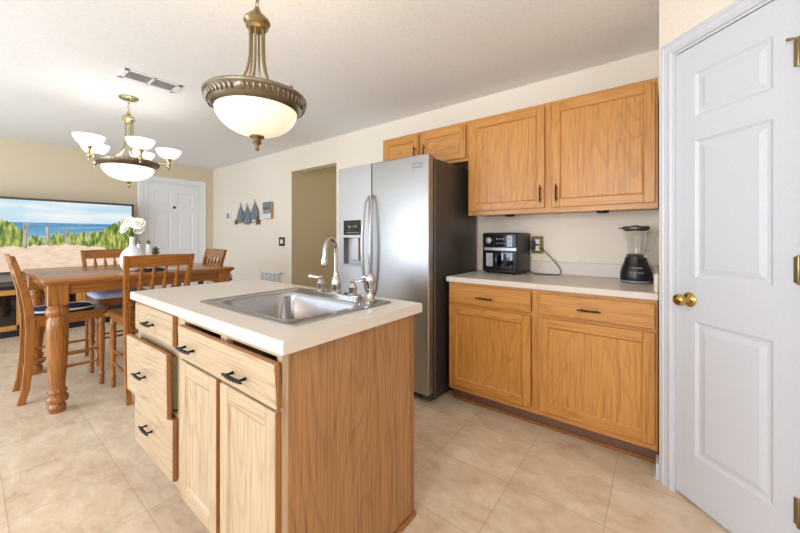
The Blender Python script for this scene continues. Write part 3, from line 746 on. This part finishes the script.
q = MB(); q.lathe([(0, .325), (.060, .325), (.066, .334), (.074, .336), (.074, .350), (.068, .355), (.020, .357), (.018, .361), (0, .362)], n=32); q.box(-.090, -.068, -.014, .014, .340, .349, .003); q.build('lid', M['dgrey'], bl)
MB().tube(smooth_path([(.078, .03, .02), (.090, .04, .025), (.098, .06, .012), (.09, .12, .008), (.05, .165, .02)], 5), .0035, n=8).build('cord', M['black'], bl)

# ------------------------------------------------------------------ dining table
def turned_leg_profile(h, r):
    # (radius factor, z fraction) for a fat turned farmhouse leg below its square block
    P_ = [(.72, 0), (.80, .02), (.86, .055), (.70, .075), (.66, .085), (1.0, .10), (1.08, .125), (1.0, .15), (.80, .165), (.78, .175), (.92, .185), (.95, .20), (.72, .225), (.74, .26), (.88, .40), (1.0, .58), (1.06, .72), (1.05, .80), (.96, .87), (.80, .895), (.84, .90), (1.05, .915), (1.12, .94), (1.05, .965), (.88, .98), (.9, 1)]
    return [(r * a, h * b) for a, b in P_]
TXA, TXB, TYA, TYB = -4.49, -3.20, .315, 1.57
dt = thing('dining_table', 'counter height honey wood dining table on fat turned legs', 'table', ((TXA + TXB) / 2, (TYA + TYB) / 2, 0))
hx, hy = (TXB - TXA) / 2, (TYB - TYA) / 2
q = MB(); q.box(-hx, hx, -hy, hy, .889, .915, .006, seg=2); q.box(-hx + .012, hx - .012, -hy + .012, hy - .012, .878, .889)
q.build('tabletop', M['tbl_y'], dt)
for sx in (-1, 1):
    for sy in (-1, 1):
        lx, ly = sx * (hx - .078), sy * (hy - .075)
        q = MB(); q.box(lx - .053, lx + .053, ly - .053, ly + .053, .735, .878, .004); q.lathe(turned_leg_profile(.735, .055), c=(lx, ly, 0), n=28)
        q.build('leg', M['tbl_z'], dt)
for s in (-1, 1):
    MB().box(-hx + .13, hx - .13, s * (hy - .065) - .011, s * (hy - .065) + .011, .805, .878, .002).build('apron', M['tbl_x'], dt)
    MB().box(s * (hx - .06) - .011, s * (hx - .06) + .011, -hy + .128, hy - .128, .805, .878, .002).build('apron', M['tbl_y'], dt)

# ------------------------------------------------------------------ dining chairs (local: back at y=0, front towards +y)
def make_chair(name, label):
    t = thing(name, label, 'chair', group=None)
    W = .185
    for s in (-1, 1):
        pts = [(s * W, -.018, 0), (s * W, .006, .10), (s * W, .024, .30), (s * W, .030, .55), (s * (W + .003), .024, .66), (s * (W + .008), .004, .80), (s * (W + .018), -.028, .94), (s * (W + .026), -.062, 1.068)]
        MB().sweep(pts, [.030, .032, .034, .036, .036, .034, .032, .03], [.040, .044, .046, .050, .050, .044, .036, .030]).build('back_post', M['tbl_z'], t)
        # turned front leg
        pr = [(.013, 0), (.016, .015), (.019, .05), (.015, .065), (.020, .075), (.020, .09), (.015, .10), (.017, .18), (.021, .34), (.022, .44), (.018, .49), (.023, .505), (.023, .52), (.018, .532), (.021, .555)]
        MB().lathe(pr, c=(s * (W - .005), .425, 0), n=18).build('leg', M['tbl_z'], t)
        MB().tube([(s * W, .03, .30), (s * W, .22, .305), (s * (W - .005), .425, .30)], [.008, .012, .008], n=10).build('stretcher', M['tbl_y'], t)
        MB().tube([(s * W, .03, .20), (s * W, .22, .205), (s * (W - .005), .425, .20)], [.008, .012, .008], n=10).build('stretcher', M['tbl_y'], t)
    for z, y in ((.25, .425), (.20, .02)): MB().tube([(-W, y, z), (0, y, z), (W, y, z)], [.008, .012, .008], n=10).build('stretcher', M['tbl_x'], t)
    q = MB(); q.prism([(-.205, .03), (.205, .03), (.215, .44), (.19, .465), (-.19, .465), (-.215, .44)], .592, .620, bev=.006); q.build('seat', M['tbl_x'], t)
    q = MB(); q.box(-W, W, .41, .435, .545, .592); q.box(-W + .0, W, .03, .05, .545, .592)
    for s in (-1, 1): q.box(s * W - .011, s * W + .011, .04, .43, .545, .592)
    q.build('seat_frame', M['tbl_x'], t)
    def yb(z): return -.028 - (z - .94) * .27 if z > .94 else .004 - (z - .80) * .243
    # top rail, slightly bowed
    n = 8; vs = []; fs = []
    for i in range(n + 1):
        u = -1 + 2 * i / n; x = u * (W + .010); bow = -.010 * (1 - u * u)
        for z, dy in ((.980, -.010), (.980, .010), (1.066, .009), (1.066, -.009)): vs.append((x, yb(z) + bow + dy, z + (.004 * (1 - u * u) if z > 1 else 0)))
    for i in range(n):
        for k in range(4): a = i * 4; fs.append((a + k, a + (k + 1) % 4, a + 4 + (k + 1) % 4, a + 4 + k))
    fs.append((0, 1, 2, 3)); fs.append((n * 4, n * 4 + 1, n * 4 + 2, n * 4 + 3))
    q = MB(); q.raw(vs, fs); q.build('top_rail', M['tbl_x'], t)
    q = MB(); q.box(-W + .012, W - .012, .012, .034, .735, .775, .004); q.build('lower_rail', M['tbl_x'], t)
    for k in range(4):
        x = -.117 + k * .078; z0, z1 = .77, .985
        prs = [(.008, 0), (.010, .08), (.013, .2), (.016, .35), (.012, .48), (.008, .56), (.012, .62), (.016, .70), (.012, .80), (.008, .88), (.009, 1)]
        yb0, yb1 = .021, yb(.985) - .008
        L = math.hypot(z1 - z0, yb1 - yb0); ang = math.atan2(-(yb1 - yb0), z1 - z0)
        MM = Matrix.Translation((x, yb0, z0)) @ Matrix.Rotation(ang, 4, 'X')
        MB().lathe([(r, f_ * L) for r, f_ in prs], n=12, M=MM).build('spindle', M['tbl_z'], t)
    return t
ch = make_chair('dining_chair', 'spindle back wooden chair at the left end of the dining table, seen from its side')
ch.location = (-3.795, .262, 0)
specs = [((-3.028, .905, 0), 90, 'spindle back wooden chair between the dining table and the island'),
         ((-4.56, .94, 0), -90, 'spindle back wooden chair with a blue seat cushion in front of the television'),
         ((-3.86, 1.63, 0), 180, 'spindle back wooden chair at the far end of the dining table near the white door')]
for loc, a, lab in specs:
    c2 = copy_tree(ch); c2.location = loc; c2.rotation_euler = (0, 0, R(a)); c2['label'] = lab
def cushion(name, lab, loc, rz, mat, w_=.19, th=.035, piping=None, rnd=.05):
    t = thing(name, lab, 'cushion', loc, rz)
    lp = []; fs = []; vs = []
    for ins, z in ((.02, 0), (.0, .010), (-.004, th * .5), (.0, th - .008), (.03, th), (.09, th + .006)):
        lp.append(rrect(-w_ + ins, w_ - ins, -w_ + ins, w_ - ins, max(.012, rnd - ins * .3)));  vs += [(x, y, z) for x, y in lp[-1]]
    n = len(lp[0])
    for i in range(len(lp) - 1):
        for k in range(n): fs.append((i * n + k, i * n + (k + 1) % n, (i + 1) * n + (k + 1) % n, (i + 1) * n + k))
    fs.append(tuple(range(n))); fs.append(tuple(range((len(lp) - 1) * n, len(lp) * n)))
    MB().raw(vs, fs).build('pad', mat, t, angle=70)
    if piping: MB().tube([(x, y, th * .78) for x, y in rrect(-w_, w_, -w_, w_, rnd)], .008, n=8, closed=True).build('piping', piping, t)
    return t
cushion('seat_cushion', 'pale blue and white seat cushion on the chair before the television', (-4.285, .94, .6205), 0, M['bluew'], w_=.205, th=.052)
cushion('seat_cushion', 'navy seat pad with light piping on the left end chair', (-3.795, .485, .6205), 0, M['navy'], w_=.18, th=.024, piping=M['pipe'], rnd=.12)

# ------------------------------------------------------------------ table centrepiece
VX, VY = -3.52, .865
tr = thing('serving_tray', 'small dark tray on the dining table near the white napkins', 'tray', (-3.36, .965, .915), R(0))
tr.scale = (.55, .55, 1)
q = MB(); q.box(-.10, .10, -.13, .13, 0, .008, .003); q.build('base', M['tray'], tr)
q = MB(); q.box(-.104, -.096, -.134, .134, 0, .022, .002); q.box(.096, .104, -.134, .134, 0, .022, .002); q.box(-.1, .1, -.134, -.126, 0, .022, .002); q.box(-.1, .1, .126, .134, 0, .022, .002); q.build('rim', M['tray'], tr)
va = MB().lathe([(0, 0), (.045, 0), (.062, .010), (.080, .045), (.086, .085), (.081, .13), (.064, .168), (.040, .193), (.023, .210), (.018, .230), (.0175, .272), (.023, .288), (.0195, .288), (.014, .272), (.014, .22), (.0, .20)], n=40)
vao = va.build('vase', M['porc']); vao.location = (VX, VY, .915)
tagp(vao, 'round white bottle vase holding white flowers on the dining table', 'vase')
def flower(nm, lab, base, head, R_, facing, ncen=True):
    t = thing(nm, lab, 'flower', (VX, VY, .915), 0, 'white flowers in the vase')
    MB().tube(smooth_path([base, ((base[0] + head[0]) * .35, (base[1] + head[1]) * .35, (base[2] + head[2]) / 2 + .01), head], 5), .0028, n=6).build('stem', M['green'], t)
    f_ = Vector(facing).normalized(); rot = Vector((0, 0, 1)).rotation_difference(f_).to_matrix().to_4x4()
    q = MB()
    for ring, (cnt, rad, lift, sz) in enumerate(((9, .62, .02, .46), (7, .40, .22, .40), (5, .18, .34, .30))):
        for k in range(cnt):
            a = 2 * pi * k / cnt + ring * .4
            MM = Matrix.Translation(head) @ rot @ Matrix.Rotation(a, 4, 'Z') @ Matrix.Translation((rad * R_, 0, lift * R_)) @ Matrix.Rotation(R(-25 - ring * 18), 4, 'Y')
            q.ball((0, 0, 0), sz * R_, sz * R_ * .8, sz * R_ * .28, u=8, v=6, M=MM)
    q.build('petals', M['petal'], t)
    if ncen: MB().ball((0, 0, 0), R_ * .27, R_ * .27, R_ * .16, M=Matrix.Translation(Vector(head) + f_ * R_ * .42) @ rot).build('flower_centre', M['yel'], t)
S_ = Vector((-sin(.657), cos(.657), 0)); RT = Vector((cos(.657), sin(.657), 0))
for dx, dz, dd, r_, lab, cen in ((-.074, .378, .02, .046, 'white blossom leaning to the far left of the vase', False), (-.014, .408, -.01, .052, 'white blossom standing highest above the vase', True),
                            (.055, .396, -.01, .056, 'white blossom with a yellow centre facing the room on the right', True), (-.038, .350, -.03, .042, 'white blossom low in front of the others over the vase neck', False),
                            (.028, .345, .04, .044, 'white blossom lowest on the right behind the others', False)):
    hd = RT * dx + S_ * dd; fc = RT * (dx * 6) - S_ * .8 + Vector((0, 0, .45))
    flower('flower', lab, (hd.x * .05, hd.y * .05, .215), (hd.x, hd.y, dz), r_, fc, cen)
def bottle(lab, x, y, capm):
    t = thing('shaker', lab, 'shaker', (x, y, .915))
    MB().lathe([(0, 0), (.034, 0), (.036, .006), (.036, .08), (.029, .13), (.018, .185), (.014, .225), (0, .225)], n=24).build('body', M['porc'], t)
    MB().lathe([(.0, .224), (.012, .224), (.013, .236), (.010, .252), (0, .256)], n=16).build('cap', capm, t)
bottle('slim white shaker with a pale cap next to the vase', -3.65, .945, M['grey'])
bottle('slim white shaker with a brown cap to the right of its pair', -3.545, .985, M['brown'])
t = thing('small_plant', 'little grey green potted plant right of the shakers', 'plant', (-3.60, 1.055, .915))
MB().lathe([(0, 0), (.020, 0), (.027, .085), (.024, .085), (0, .080)], n=18).build('pot', M['grey'], t)
q = MB()
for k in range(14):
    a = k * 2.4; tl = .25 + .05 * k
    q.ball((0, 0, 0), .026, .012, .006, u=8, v=5, M=Matrix.Translation((0, 0, .09 + .006 * k)) @ Matrix.Rotation(a, 4, 'Z') @ Matrix.Rotation(-tl, 4, 'Y') @ Matrix.Translation((.018, 0, 0)))
q.build('leaves', M['leaf'], t)
t = MB(); t.box(-.06, .06, -.05, .05, 0, .006, .002); t.box(-.057, .06, -.05, .048, .006, .011, .002)
nk = t.build('napkins', M['pipe']); nk.location = (-3.42, 1.12, .915); nk.rotation_euler = (0, 0, .3); tagp(nk, 'folded white napkins on the dining table behind the nearest chair', 'napkin')

# ------------------------------------------------------------------ television and console
TVX = -6.25; TY0_, TY1_ = -.37, 1.555; TZ0, TZ1 = .75, 1.690
tv = thing('television', 'very large flat television showing a sandy beach with grass and fence posts', 'television')
MB().box(TVX - .045, TVX - .004, TY0_, TY1_, TZ0, TZ1, .006).build('housing', M['black'], tv)
q = MB(); b = .028
q.box(TVX - .006, TVX + .004, TY0_, TY1_, TZ1 - b, TZ1, .002); q.box(TVX - .006, TVX + .004, TY0_, TY1_, TZ0, TZ0 + b, .002)
q.box(TVX - .006, TVX + .004, TY0_, TY0_ + b, TZ0, TZ1, .002); q.box(TVX - .006, TVX + .004, TY1_ - b, TY1_, TZ0, TZ1, .002)
q.build('bezel', M['dgrey'], tv)
scm = screen_mat(.0, TY1_ - b, TZ0, TZ1)
sc = MB().box(TVX - .004, TVX - .001, TY0_ + b, TY1_ - b, TZ0 + b, TZ1 - b).build('screen', scm, tv, smooth=False)
pm = NT('picture_post_grey'); pm.b.inputs['Base Color'].default_value = (.01, .01, .01, 1)
tc_ = pm.n('ShaderNodeTexCoord'); mp_ = pm.n('ShaderNodeMapping'); mp_.inputs['Scale'].default_value = (1, 90, 8); pm.l(tc_.outputs['Object'], mp_.inputs[0]); nn = pm.n('ShaderNodeTexNoise'); nn.inputs['Scale'].default_value = 1; pm.l(mp_.outputs[0], nn.inputs[0])
pm.l(pm.ramp(nn.outputs[0], [(.4, srgb(136, 122, 112)), (.6, srgb(214, 206, 200))]), pm.b.inputs['Emission Color']); pm.b.inputs['Emission Strength'].default_value = 1
for y, z0, z1, w_ in ((.467, 1.06, 1.375, .044), (.652, 1.10, 1.335, .036), (.822, 1.12, 1.295, .028), (.905, 1.125, 1.27, .024), (1.025, 1.14, 1.255, .018)):
    MB().box(TVX - .0012, TVX - .0006, y - w_ / 2, y + w_ / 2, z0, z1).build('pictured_post', pm.m, sc, smooth=False)
for y in (-.05, 1.2):
    q = MB(); q.box(TVX - .16, TVX + .11, y - .02, y + .02, .605, .618, .003); q.box(TVX - .035, TVX - .010, y - .018, y + .018, .615, TZ0 + .05, .003); q.build('stand_foot', M['black'], tv)
cn = thing('tv_console', 'low oak television console with black glass doors under the television', 'console', (0, 0, 0))
KX0, KX1, KY0, KY1 = XL + .015, -6.10, -.62, 1.50
MB().box(KX0, KX1 + .015, KY0, KY1, .575, .605, .004).build('top', M['black'], cn)
q = MB(); q.box(KX0, KX1 - .02, KY0 + .02, KY1 - .02, .08, .575); q.build('body', M['oak_y'], cn)
q = MB(); q.box(KX0, KX1 - .05, KY0 + .04, KY1 - .04, 0, .08); q.build('plinth', M['black'], cn)
nd = 4; wd = (KY1 - KY0 - .04) / nd
for k in range(nd):
    a, b = KY0 + .02 + wd * k + .003, KY0 + .02 + wd * (k + 1) - .003
    q = MB(); f_ = .055
    q.box(KX1 - .02, KX1, a, b, .09, .09 + f_, .002); q.box(KX1 - .02, KX1, a, b, .57 - f_ * 1.1, .57, .002)
    q.box(KX1 - .02, KX1, a, a + f_, .09, .57, .002); q.box(KX1 - .02, KX1, b - f_, b, .09, .57, .002)
    d = q.build('door', M['oak_y'], cn)
    MB().box(KX1 - .014, KX1 - .008, a + f_ - .004, b - f_ + .004, .09 + f_ - .004, .57 - f_, 0).build('pane', M['dkglass'], d)
sb = thing('soundbar', 'long black soundbar lying on the console below the television', 'soundbar', (-6.13, .50, .605))
MB().box(-.035, .035, -.45, .45, 0, .06, .008).build('body', M['black'], sb)
MB().box(.0352, .0362, -.44, .44, .006, .054).build('grille', M['dgrey'], sb)

# ------------------------------------------------------------------ things on the back wall
t = thing('thermostat', 'small white framed square with a pink print left of the sailboats', 'frame', (-5.90, YB, 1.565))
t.name = 'picture_frame'
q = MB(); q.box(-.085, .085, -.018, 0, -.08, .08, .003); q.build('frame', M['whitep'], t)
MB().box(-.05, .05, -.0195, -.0175, -.045, .045).build('print', M['pink'], t)
sbx = thing('sailboat_wall_art', 'metal wall art of three grey blue sailboats with brown starfish', 'wall art', (-5.24, YB, 1.45))
sbx.scale = (1.08, 1, .88)
XZ = lambda x, z, y=-.02: Matrix.Translation((x, y, z)) @ Matrix.Rotation(R(90), 4, 'X')
def sailboat(x, z, s, par):
    q = MB(); q.prism([(-.145 * s, .06 * s), (-.012 * s, .05 * s), (-.012 * s, .36 * s), (-.03 * s, .30 * s), (-.09 * s, .20 * s)], -.004, .004, M=XZ(x, z))
    q.prism([(.012 * s, .05 * s), (.12 * s, .055 * s), (.10 * s, .17 * s), (.04 * s, .27 * s), (.012 * s, .34 * s)], -.004, .004, M=XZ(x, z, -.03))
    sl = q.build('sails', M['sail'], par)
    MB().tube([(x, -.025, z), (x, -.025, z + .40 * s)], .005, n=8).build('mast', M['brown'], par)
    q = MB(); q.prism([(-.13 * s, .045 * s), (-.09 * s, -.01 * s), (-.04 * s, -.035 * s), (.05 * s, -.035 * s), (.10 * s, -.005 * s), (.13 * s, .045 * s)], -.012, .012, M=XZ(x, z, -.028), bev=.003)
    q.build('hull', M['sail'], par)
sailboat(-.205, .03, .82, sbx); sailboat(-.01, -.02, .90, sbx); sailboat(.205, .055, .84, sbx)
for x, z, s in ((-.33, .00, .06), (.30, -.01, .075)):
    pts = []
    for k in range(10):
        a = pi / 2 + k * pi / 5; r_ = s if k % 2 == 0 else s * .42; pts.append((r_ * cos(a), r_ * sin(a)))
    MB().prism(pts, -.008, .008, M=XZ(x, z, -.03), bev=.003).build('starfish', M['brown'], sbx)
MB().tube([(-.34, -.015, .0), (0, -.012, -.03), (.32, -.015, -.01)], .006, n=8).build('rod', M['brown'], sbx)
cv = thing('canvas_picture', 'small deep canvas picture with brown edges right of the sailboats', 'picture', (-4.63, YB, 1.60))
MB().box(-.115, .105, -.045, -.0, -.125, .125, .003).build('canvas', M['kraft'], cv)
q = MB(); q.box(-.113, .103, -.0465, -.0455, -.123, -.045); q.build('print_sand', M['pipe'], cv)
q = MB(); q.box(-.113, .103, -.0465, -.0455, -.045, .123); q.build('print_sky', M['sail'], cv)
q = MB()
for x in (-.085, -.02, .045): q.prism([(x - .024, -.05), (x + .024, -.05), (x + .024, .03), (x, .055), (x - .024, .03)], -.0006, .0006, M=XZ(0, 0, -.0472))
q.build('print_huts', M['brown'], cv)
for x in (-.085, -.02, .045): MB().prism([(x - .010, -.045), (x + .010, -.045), (x + .010, .012), (x - .010, .012)], -.0004, .0004, M=XZ(0, 0, -.0483)).build('print_door', M['pipe'], cv)
sw = thing('light_switch', 'antique brass light switch plate left of the hallway opening', 'switch', (-4.31, YB, 1.135))
MB().box(-.075, .075, -.006, 0, -.064, .064, .003).build('plate', M['obrass'], sw)
q = MB(); q.box(-.035, .035, -.012, -.004, -.03, .03, .003); q.build('rocker', M['pipe'], sw)
o2 = thing('power_outlet', 'small white power outlet low on the wall beyond the dining table', 'outlet', (-5.79, YB, .51))
MB().box(-.04, .04, -.006, 0, -.062, .062, .003).build('cover_plate', M['whitep'], o2)
q = MB(); q.box(-.02, .02, -.03, -.004, -.045, -.005, .003); q.box(-.018, .018, -.009, -.004, .008, .045, .003); q.build('plug', M['navy'], o2)
rg = thing('return_air_grille', 'white louvred air grille low on the wall behind the island', 'vent', (-4.605, YB, .52))
q = MB(); q.box(-.30, .30, -.012, 0, .135, .165, .003); q.box(-.30, .30, -.012, 0, -.165, -.135, .003); q.box(-.30, -.27, -.012, 0, -.165, .165, .003); q.box(.27, .30, -.012, 0, -.165, .165, .003)
for k in range(1, 5): q.box(-.27 + k * .108 - .006, -.27 + k * .108 + .006, -.010, -.001, -.14, .14)
q.build('frame', M['whitep'], rg)
q = MB()
for k in range(14): q.box(-.275, .275, -.009, -.007, -.008, .008, M=Matrix.Translation((0, 0, -.125 + k * .0192)) @ Matrix.Rotation(R(25), 4, 'X'))
q.build('louvres', M['whitep'], rg)
MB().box(-.275, .275, -.0015, -.0005, -.14, .14).build('backing', M['grey'], rg)
cvn = thing('ceiling_vent', 'white rectangular supply vent in the ceiling beside the chandelier', 'vent', (-3.19, .905, H))
q = MB(); vx, vy = .105, .19
q.box(-vx, vx, -vy, -vy + .035, -.008, 0, .003); q.box(-vx, vx, vy - .035, vy, -.008, 0, .003); q.box(-vx, -vx + .03, -vy, vy, -.008, 0, .003); q.box(vx - .03, vx, -vy, vy, -.008, 0, .003); q.box(-vx, vx, -.010, .010, -.008, 0, .002)
q.build('frame', M['whitep'], cvn)
q = MB()
for k in range(9):
    for s in (-1, 1): q.box(-.006, .006, s * .083 - .072, s * .083 + .072, -.0012, .0, M=Matrix.Translation((-.064 + k * .016, 0, -.006)) @ Matrix.Rotation(R(30), 4, 'Y'))
q.build('louvres', M['whitep'], cvn)
MB().box(-vx + .02, vx - .02, -vy + .02, vy - .02, -.001, -.0002).build('backing', M['grey'], cvn)

# ------------------------------------------------------------------ pendant over the island
def chain(mb, x, y, z0, z1, r=.010, wr=.0022, L=.022):
    n = max(1, int((z1 - z0) / (L * 1.5)))
    for k in range(n + 1):
        zc = z0 + (z1 - z0) * (k + .5) / (n + 1); a = (k % 2) * pi / 2
        pts = []
        for i in range(12):
            t_ = 2 * pi * i / 12; u = r * cos(t_); v = (L + wr) * .8 * sin(t_)
            pts.append((x + u * cos(a), y + u * sin(a), zc + v))
        mb.tube(pts, wr, n=6, closed=True)
PX, PY, PZ = -1.412, .793, 1.815
pn = thing('pendant_light', 'lit bowl pendant with an ornate antique brass rim hanging above the island', 'pendant light', (PX, PY, H))
dz = PZ - H
MB().lathe([(0, 0), (.065, 0), (.064, -.010), (.050, -.022), (.020, -.032), (0, -.034)], n=28).build('canopy', M['abrass'], pn)
q = MB(); chain(q, 0, 0, -.225, -.03); q.build('chain', M['abrass'], pn)
q = MB().lathe([(0, -.222), (.010, -.222), (.014, -.236), (.020, -.242), (.022, -.25), (.036, -.258), (.042, -.266), (.052, -.276), (.056, -.288), (.050, -.296), (.044, -.302), (.046, -.312), (.034, -.322), (0, -.324)], n=36)
q.build('hub', M['abrass'], pn)
for k in range(6):
    a = 2 * pi * k / 6 + .3
    pts = [(r_ * cos(a), r_ * sin(a), z) for r_, z in ((.030, -.315), (.030, -.40), (.033, -.46), (.046, -.52), (.070, -.565), (.108, -.598), (.155, -.622), (.184, -.628))]
    MB().tube(smooth_path(pts, 4), .0052, n=10).build('rod', M['abrass'], pn)
q = MB(); q.lathe([(.180, dz - .004), (.200, dz + .004), (.210, dz + .004), (.214, dz - .002), (.213, dz - .010), (.207, dz - .016), (.196, dz - .036), (.187, dz - .046), (.180, dz - .054), (.168, dz - .058), (.163, dz - .052), (.168, dz - .035), (.180, dz - .004)], n=72, cap=False)
for k in range(56):
    a = 2 * pi * k / 56
    MM = Matrix.Rotation(a, 4, 'Z') @ Matrix.Translation((.2015, 0, dz - .027)) @ Matrix.Rotation(R(22), 4, 'Y') @ Matrix.Rotation(R(18), 4, 'X')
    q.ball((0, 0, 0), .006, .0064, .017, u=8, v=6, M=MM)
for k in range(4):
    a = 2 * pi * k / 4 + .75
    MM = Matrix.Rotation(a, 4, 'Z') @ Matrix.Translation((.202, 0, dz - .027)) @ Matrix.Rotation(R(22), 4, 'Y')
    q.ball((0, 0, 0), .008, .024, .019, u=12, v=8, M=MM)
q.build('rim', M['abronze'], pn)
for k in range(3):
    a = 2 * pi * k / 3 + .25
    MB().lathe([(0, 0), (.005, 0), (.005, .008), (.009, .012), (.009, .018), (.004, .024), (0, .026)], c=(.190 * cos(a), .190 * sin(a), dz + .0), n=12).build('thumb_screw', M['abronze'], pn)
prof = [(.170, dz - .050)] + [(.170 * cos(t_ * pi / 2 / 10), dz - .052 - .115 * sin(t_ * pi / 2 / 10)) for t_ in range(0, 10)] + [(.012, dz - .167)]
MB().lathe(prof, n=48, cap=False).build('glass_bowl', M['bowl_w'], pn)
q = MB().lathe([(0, dz - .160), (.020, dz - .160), (.030, dz - .166), (.031, dz - .172), (.022, dz - .178), (.016, dz - .190), (.020, dz - .196), (.012, dz - .204), (.007, dz - .214), (.010, dz - .222), (.006, dz - .230), (0, dz - .234)], n=28)
q.build('finial', M['abrass'], pn)

point('pendant_bulb', (PX, PY, PZ + .03), 5, (1, .80, .55))

# ------------------------------------------------------------------ chandelier over the dining table
CX, CY = -3.73, .89
cl = thing('chandelier', 'pale gold chandelier with five lit glass cups around a bowl above the dining table', 'chandelier', (CX, CY, H))
MB().lathe([(0, 0), (.070, 0), (.072, -.008), (.060, -.020), (.025, -.028), (0, -.030)], n=28).build('canopy', M['gold'], cl)
q = MB(); chain(q, 0, 0, -.13, -.025); q.build('chain', M['gold'], cl)
MB().lathe([(0, -.125), (.010, -.125), (.018, -.14), (.022, -.155), (.040, -.168), (.050, -.190), (.052, -.20), (.040, -.206), (.030, -.215), (.028, -.235), (0, -.24)], n=32).build('hub', M['gold'], cl)
rz_ = -.590; AR = .295
for k in range(5):
    a = R(2 + 72 * k)
    ca, sa = cos(a), sin(a)
    pts = [(r_ * ca, r_ * sa, z) for r_, z in ((.030, -.20), (.028, -.32), (.034, -.42), (.060, -.49), (.11, -.54), (.17, -.562), (.24, -.560), (AR - .005, -.565))]
    MB().tube(smooth_path(pts, 4), .0075, n=10).build('arm', M['gold'], cl)
    MB().lathe([(0, -.62), (.006, -.618), (.010, -.608), (.007, -.598), (.016, -.590), (.018, -.575), (.012, -.560), (.012, -.535), (.022, -.520), (.026, -.510), (.022, -.505), (0, -.505)], c=(AR * ca, AR * sa, 0), n=20).build('cup_holder', M['gold'], cl)
    MB().lathe([(.018, -.508), (.045, -.503), (.072, -.485), (.092, -.455), (.102, -.425), (.099, -.425), (.088, -.455), (.068, -.482), (.02, -.500)], c=(AR * ca, AR * sa, 0), n=36, cap=False).build('glass_shade', M['shade_w'], cl)
q = MB(); q.lathe([(.185, rz_ + .025), (.216, rz_ + .026), (.228, rz_ + .018), (.226, rz_ + .004), (.210, rz_ - .016), (.196, rz_ - .030), (.182, rz_ - .034), (.180, rz_ - .02), (.185, rz_ + .025)], n=60, cap=False)
for k in range(48):
    MM = Matrix.Rotation(2 * pi * k / 48, 4, 'Z') @ Matrix.Translation((.218, 0, rz_ - .002)) @ Matrix.Rotation(R(30), 4, 'Y')
    q.ball((0, 0, 0), .006, .008, .020, u=8, v=5, M=MM)
q.build('rim', M['abronze'], cl)
prof = [(.188 * cos(t_ * pi / 2 / 9), rz_ - .028 - .125 * sin(t_ * pi / 2 / 9)) for t_ in range(0, 9)] + [(.012, rz_ - .153)]
MB().lathe(prof, n=44, cap=False).build('glass_bowl', M['shade_w'], cl)
MB().lathe([(0, rz_ - .148), (.016, rz_ - .150), (.024, rz_ - .158), (.016, rz_ - .170), (.009, rz_ - .182), (.013, rz_ - .194), (.006, rz_ - .208), (0, rz_ - .212)], n=22).build('finial', M['gold'], cl)
point('chandelier_bulb', (CX, CY, H - .56), 3.5, (1, .93, .84), .12)
